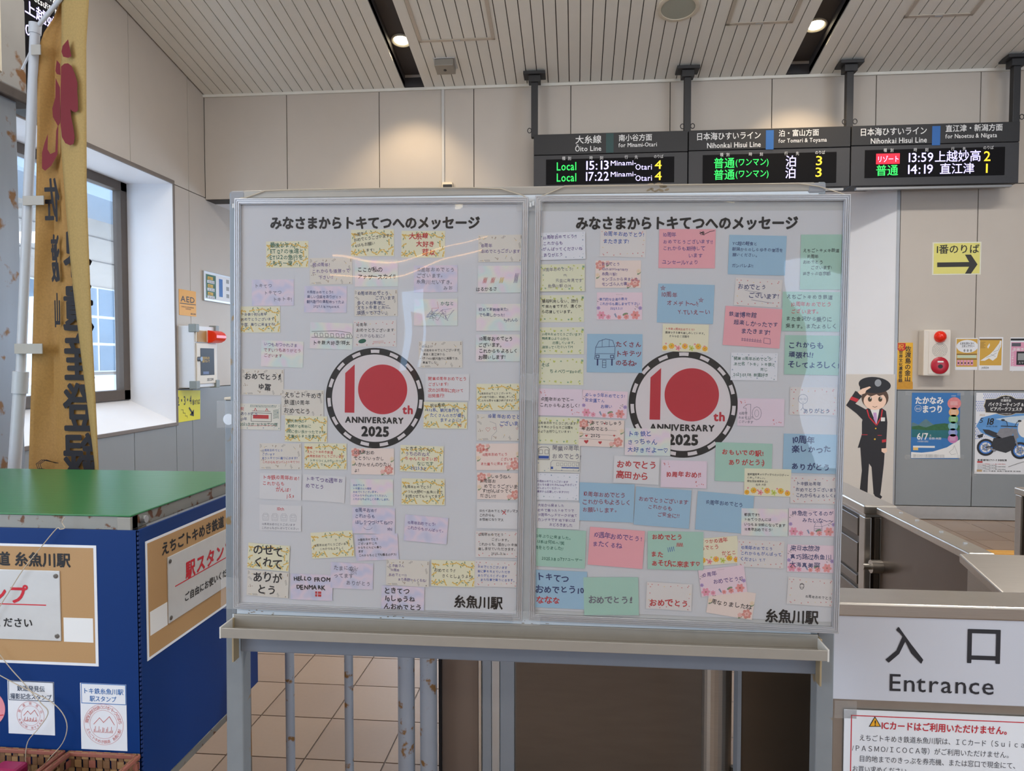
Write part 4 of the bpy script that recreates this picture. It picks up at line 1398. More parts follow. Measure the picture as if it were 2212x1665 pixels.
MB().box(-2.46, DX - .04, DY0 + .03, DY1 - .05, .34, .36, RIMM).build('lower_shelf', o)
for (x, y) in ((DX - .035, DY0 + .03), (DX - .035, DY1 - .07), (-2.45, DY0 + .03), (-2.45, DY1 - .07)):
    MB().box(x, x + .035, y, y + .035, 0, DZ - .034, RUSTY).build('leg', o, bevel=.002)
MB().box(-2.4, DX - .02, 1.40, FYD, .385, .40, RIMM).build('front_ledge', o)

FM = frame((0, FYD, 0), (1, 0, 0), (0, 0, 1))
RM = frame((RXD, 0, 0), (0, 1, 0), (0, 0, 1))
KRAFT = mat('kraft_print', (176, 138, 92), .6, var=.10, scale=60, stretch=(9, 9, .05))
REDT = mat('stamp_red', (196, 28, 44), .5, var=0)


def stamp_poster(label, mw, x0, ytop, sticker_left):
    o = thing('stamp_poster', mw, label, 'poster', 'brown station stamp posters')
    w, h = .60, .289
    MB().box(x0, x0 + w, ytop - h, ytop, 0, .0012, WHITEP).build('sheet', o)
    MB().box(x0 + .007, x0 + w - .007, ytop - h + .007, ytop - .006, .0012, .0016, KRAFT).build('kraft_field', o)
    px0, px1 = x0 + .088, x0 + w - .091
    p = MB().box(px0, px1, ytop - .23, ytop - .062, .0016, .0045, mat('plate_silver', (206, 206, 204), .4, .2)).build('plate', o, bevel=.0008)
    for (a, c) in ((px0 + .009, -.074), (px1 - .009, -.074), (px0 + .009, -.218), (px1 - .009, -.218)):
        MB().lathe([(.0055, .0045), (.0055, .006), (.004, .0068), (.0005, .0068)], mat('screw_grey', (120, 116, 110), .35, .7), 12, (a, ytop + c)).build('screw', p)
    mb = MB()
    xc = x0 + w / 2
    mb.text('えちごトキめき鉄道 糸魚川駅', xc, ytop - .05, .0355, INKK, .002, 'c', w=.03)
    mb.text('駅スタンプ', xc, ytop - .139, .049, REDT, .005, 'c', w=.03, sp=.08)
    mb.box(px0 + .03, px1 - .035, ytop - .146, ytop - .1435, .0045, .005, REDT)
    mb.text('ご自由にお使いください', xc, ytop - .198, .0245, INKK, .005, 'c', w=.02, sp=.04)
    mb.build('lettering', o)
    sx = x0 + .012 if sticker_left else x0 + w - .085
    MB().box(sx, sx + .074, ytop - .232, ytop - .174, .0016, .002, INKW).build('blank_sticker', o)


a = loc(FM, 208, 1178)
stamp_poster('brown station stamp poster on the front of the blue desk', FM, a.x - .60, a.y, False)
a = loc(RM, 313, 1170)
stamp_poster('brown station stamp poster on the right side of the blue desk', RM, a.x, a.y, True)


def circtext(mb, s, cx, cy, r, size, a0, a1, m, z, inside=True):
    n = len(s)
    for i, ch in enumerate(s):
        t = a0 + (a1 - a0) * (i + .5) / n
        rot = t - math.pi / 2 if inside else t + math.pi / 2
        x, y = cx + r * math.cos(t), cy + r * math.sin(t)
        c, q = math.cos(rot), math.sin(rot)
        ox, oy = -.5 * size, -.38 * size
        mb.text(ch, x + ox * c - oy * q, y + ox * q + oy * c, size, m, z, rot=rot)


PINKI = mat('stamp_ink', (206, 120, 116), .6, var=.1, scale=200)
for (bx4, hy, lab, t1, t2, cc, rr, bar, top, bot) in (
    ((19.5, 1473, 116.6, 1583), 1511, 'white stamp sample card with black bordered heading on the blue desk', '鉄道発見伝', '撮影記念スタンプ', (66.8, 1545), 31.5, mat('heading_slate', (62, 74, 96), .5), '鉄道発見伝', '糸魚川駅 旅する大地'),
    ((176.5, 1478.5, 272.7, 1616.7), 1518, 'white stamp sample card with blue bordered heading on the blue desk', 'トキ鉄糸魚川駅', '駅スタンプ', (224.5, 1564), 45, mat('heading_blue', (56, 112, 176), .5), '東西日本が出あうジオパークのまち', 'えちごトキめき鉄道 糸魚川駅')):
    o = thing('stamp_card', FM, lab, 'card', 'stamp sample cards')
    mb = MB()
    pbox(mb, FM, *bx4, 0, .001, WHITEP)
    mb.build('sheet', o)
    mb = MB()
    pbox(mb, FM, bx4[0], bx4[1], bx4[2], hy, .001, .0013, bar)
    pbox(mb, FM, bx4[0] + 1.6, bx4[1] + 1.6, bx4[2] - 1.6, hy - 1.6, .0013, .0016, WHITEP)
    mid = (bx4[0] + bx4[2]) / 2
    hw = (bx4[2] - bx4[0]) / 2
    tpx(mb, FM, t1, mid - hw * (.62 if len(t1) == 5 else .94), mid + hw * (.62 if len(t1) == 5 else .9), bx4[1] + 17, 13.5, bar, .0018, w=.012)
    tpx(mb, FM, t2, mid - hw * (.92 if len(t2) == 8 else .62), mid + hw * (.92 if len(t2) == 8 else .58), bx4[1] + 34, 13.5, bar, .0018, w=.012)
    q = loc(FM, *cc)
    s = pxs(FM, *cc)
    mb.ring(q.x, q.y, rr * s - .0007, rr * s, .0014, PINKI)
    mb.ring(q.x, q.y, rr * s * .70 - .0006, rr * s * .70, .0014, PINKI)
    circtext(mb, top, q.x, q.y, rr * s * .85, rr * s * .22, math.pi * .98, math.pi * .02, PINKI, .0015)
    circtext(mb, bot, q.x, q.y, rr * s * .85, rr * s * .19, math.pi * 1.08, math.pi * 1.92, PINKI, .0015, False)
    for t in range(16):
        x = q.x - rr * s * .5 + rr * s * t / 16
        hh = rr * s * (.16 + .14 * math.sin(t * 1.9))
        mb.stroke([(x, q.y - rr * s * .4), (x + .001, q.y - rr * s * .4 + hh)], .0011, .0015, PINKI)
    mb.stroke([(q.x - rr * s * .5, q.y), (q.x - rr * s * .2, q.y + rr * s * .32), (q.x, q.y + rr * s * .1), (q.x + rr * s * .3, q.y + rr * s * .4), (q.x + rr * s * .55, q.y)], .0014, .0015, PINKI)
    mb.build('stamp_print', o)
o = thing('round_sticker', FM, 'round pink sticker cut by the left edge on the blue desk', 'sticker')
q = loc(FM, -26, 1529)
s = pxs(FM, -26, 1529)
MB().prism([(q.x + 40 * s * math.cos(t * .157), q.y + 40 * s * math.sin(t * .157)) for t in range(40)], 0, .001, mat('sticker_pink', (226, 142, 152), .5)).build('disc', o)
MB().stroke([(q.x, q.y - 20 * s), (q.x + 36 * s, q.y - 13 * s)], .002, .0014, REDT).build('print_line', o)

CORD = mat('cord_beige', (186, 172, 150), .6, var=.05)
for lab, pts in (('thin beige cord hanging from the rim of the blue desk', [(140, 1117), (134, 1128), (140, 1140), (130, 1143), (122, 1142), (90, 1180), (50, 1230), (15, 1285), (-20, 1340)]),
                 ('thin beige cord looping in front of the left stamp card', [(-12, 1398), (20, 1440), (45, 1468), (70, 1497), (90, 1520), (103, 1534), (100, 1550), (80, 1577), (60, 1602), (55, 1640), (62, 1668)]),
                 ('thin beige cord curving between the two stamp cards', [(-12, 1452), (40, 1480), (75, 1497), (110, 1515), (135, 1540), (145, 1570), (135, 1605), (105, 1640), (85, 1668)])):
    pl = [Vector(onp(x, y, 1, FYD - .016)) for x, y in pts]
    sm = []
    for i in range(len(pl) - 1):
        p0, p1, p2, p3 = pl[max(i - 1, 0)], pl[i], pl[i + 1], pl[min(i + 2, len(pl) - 1)]
        for k in range(4):
            t = k / 4
            sm.append(.5 * ((2 * p1) + (p2 - p0) * t + (2 * p0 - 5 * p1 + 4 * p2 - p3) * t * t + (3 * p1 - p0 - 3 * p2 + p3) * t ** 3))
    sm.append(pl[-1])
    MB().tube(sm, .0011, CORD).build('cord', None, None, label=lab, category='cord', group='cords on the stamp desk')

# woven baskets below the cards
WEAVE = [mat('weave_tan', (150, 116, 78), .7, var=.2, scale=60), mat('weave_brown', (122, 88, 60), .7, var=.2, scale=60), mat('weave_red', (142, 84, 70), .7, var=.2, scale=60)]
for lab, xa, xb in (('woven basket at the bottom left corner below the stamp cards', -70, 138), ('woven basket below the blue-headed stamp card', 147, 300)):
    x0, x1 = onp(xa, 1625, 1, FYD - .01).x, onp(xb, 1625, 1, FYD - .01).x
    y1, y0 = FYD - .006, FYD - .15
    zt = onp(100, 1622, 1, FYD - .01).z
    o = thing('basket', T((x0 + x1) / 2, (y0 + y1) / 2, .40), lab, 'basket', 'woven baskets')
    hx, hy, hz = (x1 - x0) / 2, (y1 - y0) / 2, zt - .40
    n = max(6, round(2 * hx / .017))
    for row in range(7):
        z0 = .006 + row * hz / 7
        z1_ = z0 + hz / 7 - .003
        for side in (-1, 1):
            mb = MB()
            for i in range(n):
                a, c = -hx + 2 * hx * i / n, -hx + 2 * hx * (i + 1) / n
                d = .0022 if (i + row) % 2 else -.0022
                yy = side * (hy - .004)
                mb.box(a + .0008, c - .0008, yy + d - .001, yy + d + .001, z0, z1_, WEAVE[(i + row) % 3 if row % 2 else 0])
            mb.build('weave_strip', o)
            mb = MB()
            for i in range(7):
                a, c = -hy + 2 * hy * i / 7, -hy + 2 * hy * (i + 1) / 7
                d = .0022 if (i + row) % 2 else -.0022
                xx = side * (hx - .004)
                mb.box(xx + d - .001, xx + d + .001, a + .0008, c - .0008, z0, z1_, WEAVE[(i + row) % 3 if row % 2 else 1])
            mb.build('weave_strip', o)
    for i in range(n):
        a = -hx + 2 * hx * (i + .5) / n
        for side in (-1, 1):
            MB().box(a - .006, a + .006, side * (hy - .004) - .0008, side * (hy - .004) + .0008, 0, hz, WEAVE[1]).build('stake', o)
    MB().box(-hx, hx, -hy, hy, 0, .004, WEAVE[1]).build('bottom', o)
    rm_ = MB()
    for (a, c, e, g) in ((-hx, hx, -hy - .002, -hy + .008), (-hx, hx, hy - .008, hy + .002), (-hx - .002, -hx + .008, -hy, hy), (hx - .008, hx + .002, -hy, hy)):
        rm_.box(a, c, e, g, hz - .008, hz + .002, WEAVE[2])
    rm_.build('rim', o, bevel=.002)
p = onp(20, 1652, 1, FYD - .07)
o = thing('stamp_case', T(p.x, FYD - .07, .406), 'magenta capped stamp case in the left woven basket', 'stamp')
MB().box(-.03, .03, -.02, .02, 0, p.z - .406 - .03, BLACKP).build('body', o, bevel=.004)
MB().box(-.032, .032, -.022, .022, p.z - .406 - .03, p.z - .406, mat('cap_magenta', (150, 30, 80), .4)).build('cap', o, bevel=.008)

# ------------------------------------------------------------------ gold banner on its pole
BY = 2.5
WPOLE = mat('pole_white', (196, 198, 202), .4, var=.03)
top, bot = onp(76, 58, 1, BY), onp(24, 1012, 1, BY)
ax = (top - bot).normalized()
foot = bot + ax * (-(bot.z - .05) / ax.z)
foot_pt = Vector((foot.x, BY, 0))
o = thing('banner_pole', T(*foot_pt), 'white telescopic banner pole leaning behind the blue desk', 'pole')
L0 = lambda p: Vector(p) - foot_pt
jn = onp(44, 820, 1, BY)
MB().cyl(L0(foot), L0(jn), .0215, WPOLE, 20).build('lower_tube', o, smooth=True)
MB().cyl(L0(jn - ax * .05), L0(jn + ax * .03), .0265, WPOLE, 20).build('joint_collar', o, smooth=True)
MB().cyl(L0(jn), L0(top), .0165, WPOLE, 20).build('upper_tube', o, smooth=True)
MB().cyl(L0(top - ax * .025), L0(top + ax * .012), .0205, WPOLE, 20).build('cap', o, smooth=True)
e1 = onp(140, -14, 1, BY - .02)
MB().cyl(L0(top - ax * .01), L0(e1), .008, WPOLE, 12).build('arm', o, smooth=True)
MB().cyl(L0(top - ax * .06), L0(top - ax * .06 + Vector((-.05, 0, -.09))), .004, WPOLE, 8).build('brace', o, smooth=True)
MB().box(-.2, .2, -.12, .12, 0, .08, WPOLE).build('base', o, bevel=.02)
GOLDC = mat('banner_gold', (164, 122, 62), .75, var=.24, scale=140)
GOLDB = mat('banner_gold_back', (174, 144, 86), .75, var=.2, scale=150)


def interp(tab, y):
    for (y0, v0), (y1, v1) in zip(tab, tab[1:]):
        if y <= y1:
            return v0 + (v1 - v0) * (y - y0) / (y1 - y0)
    return tab[-1][1]


LE = [(-120, 178), (-60, 150), (0, 131), (30, 122), (80, 88), (120, 81), (300, 80), (460, 77), (700, 71), (1010, 62), (1200, 56)]
RE = [(-120, 196), (0, 192), (60, 188), (100, 186), (400, 187), (500, 190), (700, 198), (900, 208), (1010, 213), (1200, 218)]
FE = [(-120, 150), (0, 133), (300, 131), (350, 134), (450, 142), (600, 155), (760, 174), (880, 189), (1010, 205), (1200, 216)]
o = thing('banner', T(*onp(130, 1180, 1, BY)), 'folded gold cloth banner with red brush character and mirrored black characters', 'banner')
orig = o.matrix_world.translation.copy()


def cloth(name, le, re, depth, mm, ns=14):
    rows = list(range(-110, 1190, 30))
    vs, fs = [], []
    for y in rows:
        l, r = interp(le, y), interp(re, y)
        for i in range(ns + 1):
            s = i / ns
            vs.append(tuple(Vector(onp(l + (r - l) * s, y, 1, depth(s, y))) - orig))
    for j in range(len(rows) - 1):
        for i in range(ns):
            a = j * (ns + 1) + i
            fs.append((a, a + ns + 1, a + ns + 2, a + 1))
    mb = MB().add(vs, fs, mm)
    ob = mb.build(name, o, smooth=True)
    sd = ob.modifiers.new('thickness', 'SOLIDIFY')
    sd.thickness = .0012
    return ob


def cd(s, y):
    if s < .4:
        return BY + .002 + .03 * s / .4 + .004 * math.sin(y * .02 + s * 9)
    if s < .5:
        return BY + .032 - .03 * (s - .4) / .1
    return BY + .002 + .003 * math.sin(y * .013)


cloth('cloth', LE, RE, cd, GOLDC)
cloth('folded_edge', FE, RE, lambda s, y: BY - .03 - .012 * math.sin(s * math.pi) + (.02 * (1 - s)), GOLDB, 8)
NM = frame((orig.x, BY - .008, orig.z), (1, 0, 0), (0, 0, 1))
mb = MB()
BK = mat('banner_ink', (24, 20, 26), .7, var=.1)
for ch, x0, x1, yb, h in (('遺', 137, 203, 705, 108), ('産', 137, 205, 812, 108), ('登', 137, 207, 922, 112), ('録', 137, 209, 1030, 112), ('界', 137, 200, 590, 108)):
    tpx(mb, NM, ch, x0, x1, yb, h, BK, 0, w=.022, mirror=True)
for ch, x0, x1, yb, h in (('佐', 97, 129, 470, 100), ('渡', 112, 129, 600, 110), ('山', 118, 131, 700, 80)):
    tpx(mb, NM, ch, x0, x1, yb, h, BK, 0, w=.012, mirror=True)
for k in range(3):
    pstroke(mb, NM, [(126 - k * 3, 1000), (90 + k * 5, 993), (78 + k * 4, 1002), (82 + k * 4, 1012), (100, 1014)], 1.3, 0, BK)
mb.build('black_characters', o, T(0, BY - .008 - orig.y, 0) @ frame((0, 0, 0), (1, 0, 0), (0, 0, 1)))
NM2 = frame((orig.x, BY - .046, orig.z), (1, 0, 0), (0, 0, 1))
BRED = mat('banner_red', (116, 16, 28), .7, var=.06)
mb = MB()
z3 = lambda pts: [(x * .3003, y * .3003) for x, y in pts]
ppoly(mb, NM2, z3([(490, 282), (505, 360), (514, 405), (490, 416), (455, 408), (442, 372), (450, 330)]), 0, BRED)
ppoly(mb, NM2, z3([(440, 478), (462, 458), (490, 455), (515, 475), (540, 535), (558, 600), (555, 650), (560, 720), (562, 790), (545, 808), (520, 800), (506, 785), (510, 830), (528, 920), (538, 990), (528, 1035), (505, 1045), (470, 1030), (445, 985), (436, 900), (436, 640)]), 0, BRED)
mb.build('red_character', o, T(0, BY - .046 - orig.y, 0) @ frame((0, 0, 0), (1, 0, 0), (0, 0, 1)))
mb = MB()
ppoly(mb, NM, z3([(408, 432), (432, 460), (436, 540), (408, 532), (398, 510)]), 0, BRED)
ppoly(mb, NM, z3([(400, 560), (432, 630), (434, 880), (420, 905), (414, 1110), (370, 1190), (325, 1228), (302, 1210), (302, 1100), (320, 1030), (345, 960), (342, 1075), (362, 1108), (398, 1092), (404, 940), (416, 905), (380, 840), (376, 780), (398, 700)]), 0, BRED)
mb.build('red_character', o, T(0, BY - .008 - orig.y, 0) @ frame((0, 0, 0), (1, 0, 0), (0, 0, 1)))
TAB = mat('banner_tab', (176, 170, 160), .6)
for (x0, y0, x1, y1) in ((48, 422, 93, 443), (30, 742, 90, 764), (66, 95, 86, 118)):
    a, c = onp(x0, y1, 1, BY - .03), onp(x1, y0, 1, BY - .03)
    MB().box(a.x - orig.x, c.x - orig.x, BY - orig.y - .028, BY - orig.y - .0235, a.z - orig.z, c.z - orig.z, TAB).build('pole_loop', o, bevel=.001)

# ------------------------------------------------------------------ the message board and its frame of reference
BO = CAM + CR * -.582 + CD * -.392 + CF * 1.512
bex = CR * .9965 + CD * .0168 + CF * -.0822
bey = -(CR * -.0144 + CD * .9995 + CF * .0297)
QM = frame(BO, bex, bey)                       # x right, y up, z towards the viewer; origin at the left frame's top left corner
WBW = mat('whiteboard_white', (206, 212, 216), .25, var=.02)
WBE = mat('whiteboard_edge', (158, 152, 142), .45, .35, var=.06)
POSTM = mat('stand_grey', (132, 138, 142), .42, .25, var=.06, rust=(24, .63, (138, 112, 70)))
SM_ = QM @ Matrix.Rotation(.0085, 4, 'Z')
o = thing('whiteboard_stand', SM_, 'grey whiteboard on legs with pen tray, carrying the two framed posters', 'whiteboard')
MB().box(-.016, 1.203, -.905, .017, -.034, -.0145, WBW).build('board', o, bevel=.002)
for (a, c, e, g) in ((.012, 1.185, .001, .0195, ), (.012, 1.185, -.912, -.9), ):
    MB().box(a, c, e, g, -.044, -.0135, WBE).build('edge_strip', o, bevel=.003)
MB().box(-.0175, -.004, -.885, .016, -.044, -.0138, POSTM).build('edge_strip', o, bevel=.003)
MB().box(1.19, 1.205, -.885, .02, -.044, -.0138, POSTM).build('edge_strip', o, bevel=.003)
for x in (-.018, 1.168):
    MB().box(x, x + .038, -.016 if x < 0 else -.004, .0195, -.046, -.0128, mat('corner_plastic', (138, 138, 140), .5)).build('corner_cap', o, bevel=.006)
# scuffs on the top edge
sc = MB()
for i in range(12):
    x = .86 + RNG.uniform(0, .06)
    sc.ell(x, .012 + RNG.uniform(-.006, .008), RNG.uniform(.003, .007), RNG.uniform(.001, .003), -.0132, mat('scuff', (132, 116, 92), .8, var=.2), 8, RNG.uniform(-.5, .5))
for i in range(26):
    x = RNG.choice((.05, .33, .62, .64, .9)) + RNG.uniform(-.03, .03)
    sc.ell(x, -.8715 - RNG.uniform(0, .012) - .002, RNG.uniform(.001, .004), RNG.uniform(.0006, .0012), -.0143, mat('scuff'), 6)
sc.build('scuffs', o)
for (x0, x1, vt) in ((-.041, -.002, -.425), (1.212, 1.246, -.47)):
    vf = -(BO.z + x0 * (bex.z + .0085)) + .012
    MB().box(x0, x1, vf, vt, -.075, -.036, POSTM).build('leg', o, bevel=.003)
    MB().box(x0 - .001, x1 + .001, vt, vt + .006, -.076, -.034, mat('post_cap', (206, 196, 178), .5)).build('leg_cap', o, bevel=.002)
    MB().box(x0 - .004, x1 + .004, vf - .012, vf + .018, -.31, .2, POSTM).build('foot', o, bevel=.004)
    MB().cyl(((x0 + x1) / 2, vt - .04, -.036), ((x0 + x1) / 2, vt - .04, -.014), .012, ALU, 14).build('pivot', o)
MB().box(-.006, 1.214, -.972, -.915, -.06, -.03, mat('crossbar_grey', (120, 127, 138), .45, .2, var=.04)).build('crossbar', o, bevel=.003)
tr = MB().box(-.011, 1.205, -.913, -.910, -.0145, .046, WBE)
tray = tr.build('tray_floor', o)
MB().box(-.011, 1.205, -.913, -.892, .043, .047, WBE).build('tray_lip', tray, bevel=.001)
MB().box(-.011, 1.205, -.911, -.8825, -.0145, -.010, WBE).build('tray_back', tray, bevel=.002)
MB().box(-.011, 1.205, -.910, -.9065, .008, .011, WBE).build('tray_rib', tray)
for x in (-.0135, 1.2035):
    MB().box(x, x + .0035, -.914, -.890, -.0145, .048, mat('tray_end', (204, 200, 192), .5)).build('tray_end', tray, bevel=.001)
for x in (-.012, 1.207):
    MB().box(x, x + .004, -.985, -.89, -.03, -.004, mat('bracket_tan', (168, 150, 118), .5, .3)).build('bracket', o, bevel=.001)

RAIL = mat('frame_aluminium', (188, 188, 190), .36, .6, var=.03)
PROF = [(0, -.012), (0, -.0012), (.0008, 0), (.0028, 0), (.0032, -.0019), (.0042, -.0019), (.0046, 0), (.0064, 0), (.0068, -.0019), (.0078, -.0019), (.0082, 0),
        (.0102, 0), (.0108, -.0020), (.0116, -.0020), (.0124, -.0005), (.013, -.0022), (.013, -.0095)]
PANELS = (('left', 0.0, .0), ('right', .6311, .0027))
FW, FH = .6175, .868
for side, u0, v0 in PANELS:
    fm = QM @ T(u0, v0, 0)
    o = thing('poster_frame', fm, 'ridged aluminium poster frame with clear cover, ' + side + ' of the two', 'frame', 'poster frames on the board')
    cs = [(0, 0), (FW, 0), (FW, -FH), (0, -FH)]
    dirs = [(1, -1), (-1, -1), (-1, 1), (1, 1)]
    for k in range(4):
        a, c = cs[k], cs[(k + 1) % 4]
        da, dc = dirs[k], dirs[(k + 1) % 4]
        vs = []
        for t, n in PROF:
            vs.append((a[0] + da[0] * t, a[1] + da[1] * t, n))
            vs.append((c[0] + dc[0] * t, c[1] + dc[1] * t, n))
        fs = [(2 * i, 2 * i + 2, 2 * i + 3, 2 * i + 1) for i in range(len(PROF) - 1)]
        fs.append((2 * len(PROF) - 2, 0, 1, 2 * len(PROF) - 1))
        MB().add(vs, fs, RAIL).build('rail', o)
    MB().box(.004, FW - .004, -FH + .004, -.004, -.0125, -.0078, mat('frame_backing', (190, 190, 188), .6)).build('backing', o)
    MB().box(.0125, FW - .0125, -FH + .0125, -.0125, -.0036, -.0030, clear_mat('acrylic_cover', .015, 1.46, wav=.006 if side == 'left' else .0061, wscale=3.2, gain=.55)).build('clear_cover', o)
    for (x, y) in ((-.006, -.02), (FW + .001, -.02)):
        if side == 'right' and x > .1:
            continue
        MB().box(x, x + .005, y, y + .010, -.009, -.003, mat('clip_white', (210, 210, 208), .5)).build('side_clip', o, bevel=.0015)

BLK = mat('poster_ink', (30, 27, 26), .5, var=0)
EMR = mat('emblem_red', (186, 44, 56), .5, var=.02)
EMW = mat('emblem_white', (216, 208, 208), .55, var=.01)
for side, u0, v0 in PANELS:
    fm = QM @ T(u0, v0, -.0066)
    o = thing('message_poster', fm, 'large white message poster with black title and round emblem, in the ' + side + ' frame', 'poster', 'message posters')
    tp, bt = (-.009, -FH + .009) if side == 'left' else (-.0305, -FH + .021)
    MB().box(.009, FW - .009, bt, tp, -.0006, 0, mat('message_paper', (205, 205, 207), .6, var=.02, scale=4)).build('sheet', o)
    mb = MB()
    if side == 'left':
        tpx(mb, fm, 'みなさまからトキてつへのメッセージ', 583, 1037, 492.5, 29, BLK, .0003, w=.042)
        tpx(mb, fm, '糸魚川駅', 980, 1086, 1309, 29, BLK, .0003, w=.028)
    else:
        tpx(mb, fm, 'みなさまからトキてつへのメッセージ', 1243, 1724, 493.5, 30.5, BLK, .0003, w=.042)
        tpx(mb, fm, '糸魚川駅', 1652, 1768, 1340.5, 31, BLK, .0003, w=.028)
    mb.build('lettering', o)
    cx, cy = ((809.5, 860) if side == 'left' else (1475, 873))
    q = loc(fm, cx, cy)
    s = pxs(fm, cx, cy) * (108.5 / 108.5 if side == 'left' else 116 / 108.5)
    mb = MB()
    mb.ell(q.x, q.y, 100 * s, 100 * s, .0001, EMW, 64)
    mb.ring(q.x, q.y, 94.5 * s, 108.5 * s, .00016, BLK, 90)
    for i in range(15):
        t = math.pi / 2 + 2 * math.pi * i / 15
        mb.ring(q.x, q.y, 97.8 * s, 104.8 * s, .0002, EMW, 4, t - .092, t + .092)
    mb.build('emblem_ring', o)
    mb = MB()
    X = lambda zx: q.x + (zx - 833) / 6.9375 * s
    Y = lambda zy: q.y - (zy - 824) / 6.9375 * s
    mb.poly([(X(375), Y(1048)), (X(523), Y(1048)), (X(523), Y(320)), (X(378), Y(455))], .0002, EMR)
    mb.ell(X(952), Y(690), 375 / 6.9375 * s, 373 / 6.9375 * s, .0002, EMR, 64)
    mb.text('th', X(1262), Y(1046), 25 * s, EMR, .0002, w=.04)
    mb.build('emblem_ten', o)
    mb = MB()
    mb.text('ANNIVERSARY', X(835), Y(1195), 17.6 * s, BLK, .0002, 'c', w=.045, sp=.03)
    mb.text('2025', X(848), Y(1392), 29 * s, BLK, .0002, 'c', w=.05)
    mb.build('emblem_lettering', o)

# cords tied over the board's top edge, and strips of clear tape
for lab, pts in (('thin beige cord tied along the top of the left poster frame', [(.006, .001), (.012, .003), (.02, .003), (.062, .0175), (.12, .0195), (.3, .0215), (.5, .0215), (.56, .019), (.606, .005), (.612, .0005)]),
                 ('thin beige cord tied along the top of the right poster frame', [(.636, .002), (.65, .006), (.69, .0235), (.78, .0245), (1.0, .0255), (1.15, .0262), (1.19, .02), (1.228, .008), (1.242, .003)])):
    MB().tube([tuple(QM @ Vector((x, y, -.010))) for x, y in pts], .0011, CORD).build('cord', None, None, label=lab, category='cord', group='cords on the message board')
for lab, b4 in (('clear tape strip bridging the two poster frames at mid height', (.606, .644, -.412, -.358)),
                ('clear tape strip bridging the bottom corners of the two poster frames', (.598, .655, -.874, -.846)),
                ('clear tape strip bridging the top corners of the two poster frames', (.594, .648, -.028, -.0005)),
                ('clear tape strip joining the left poster frame to the leg at mid height', (-.036, .012, -.482, -.425)),
                ('clear tape strip joining the left poster frame to the leg near the tray', (-.026, .014, -.868, -.80))):
    MB().box(b4[0], b4[1], b4[2], b4[3], .0006, .001, TAPE).build('tape_strip', None, QM, label=lab, category='tape', group='tape on the poster frames')

# ------------------------------------------------------------------ message cards
CW, CH = .091, .055
BASE = {
    'F': mat('card_mimosa', (224, 219, 190), .6, var=.02), 'B': mat('card_beige', (216, 209, 198), .6, var=.02),
    'R': pastel_mat('card_rainbow', [(200, 206, 220), (226, 206, 216), (222, 220, 208), (204, 218, 214), (222, 204, 216)], 22),
    'C': pastel_mat('card_dusk', [(186, 192, 214), (198, 196, 216), (222, 204, 214), (204, 200, 216), (188, 190, 210)], 26),
    'H': mat('card_hearts', (216, 210, 206), .6, var=.015), 'S': mat('card_stars', (222, 222, 226), .6, var=.015),
    'V': mat('card_clover', (220, 218, 190), .6, var=.02), 'P': mat('card_peach', (230, 212, 202), .6, var=.02),
    'M': mat('card_pink', (228, 204, 212), .6, var=.02), 'U': mat('card_cream', (226, 220, 192), .6, var=.02),
    'Q': mat('card_lilac', (224, 206, 216), .6, var=.02), 'W': mat('card_white', (214, 212, 212), .6, var=.015),
    'D': mat('card_ivory', (220, 216, 204), .6, var=.015),
    'b': mat('note_blue', (156, 188, 208), .65, var=.02), 'g': mat('note_green', (166, 200, 184), .65, var=.02), 'p': mat('note_pink', (230, 166, 172), .65, var=.02)}
SIZE = {'b': (.111, .078), 'g': (.111, .078), 'p': (.111, .078), 'G': (.078, .108)}
BASE['G'] = BASE['g']
MIMO = [mat('print_mimosa', (222, 190, 100), .6, var=.1, scale=300), mat('print_mimosa_dark', (214, 172, 84), .6, var=.1, scale=300)]
LEAF = mat('print_leaf', (124, 146, 112), .6, var=.1, scale=300)
SPRIG = mat('print_sprig', (146, 122, 96), .6, var=0)
SPRIG2 = mat('print_sprig_grey', (118, 112, 106), .6, var=0)
HEART = mat('print_heart', (204, 112, 112), .6, var=0)
HEART2 = mat('print_heart_gold', (222, 196, 140), .6, var=0)
STARM = mat('print_star', (118, 136, 164), .6, var=0)
STARM2 = mat('print_star_teal', (120, 156, 160), .6, var=0)
CLOV = mat('print_clover', (120, 160, 130), .6, var=0)
CLOV2 = mat('print_clover_lime', (188, 194, 96), .6, var=0)
ROSE = [mat('print_rose', (214, 144, 132), .6, var=.1, scale=200), mat('print_rose_light', (226, 178, 168), .6, var=.1, scale=200), mat('print_rose_cream', (228, 206, 176), .6, var=0), mat('print_rose_core', (170, 112, 100), .6, var=0)]
COSM = [mat('print_cosmos', (224, 150, 168), .6, var=.15, scale=200), mat('print_cosmos_violet', (160, 140, 190), .6, var=.1), mat('print_cosmos_coral', (224, 146, 142), .6, var=.1, scale=200)]
SUNF = [mat('print_sunflower', (232, 172, 48), .6, var=.1, scale=300), mat('print_sunflower_core', (176, 112, 36), .6, var=0), mat('print_lime', (190, 206, 96), .6, var=0), mat('print_pinkflower', (228, 140, 150), .6, var=0)]
PZ = .0002 + 8e-6


def border(r, n, inset=.006):
    """points scattered along a card's border"""
    pts = []
    per = 2 * (CW + CH)
    for i in range(n):
        t = (i + r.uniform(-.25, .25)) / n * per
        d = inset + r.uniform(-.003, .003)
        if t < CW:
            p = (-CW / 2 + t, CH / 2 - d)
        elif t < CW + CH:
            p = (CW / 2 - d, CH / 2 - (t - CW))
        elif t < 2 * CW + CH:
            p = (CW / 2 - (t - CW - CH), -CH / 2 + d)
        else:
            p = (-CW / 2 + d, -CH / 2 + (t - 2 * CW - CH))
        pts.append((max(-CW / 2 + .003, min(CW / 2 - .003, p[0])), max(-CH / 2 + .003, min(CH / 2 - .003, p[1]))))
    return pts


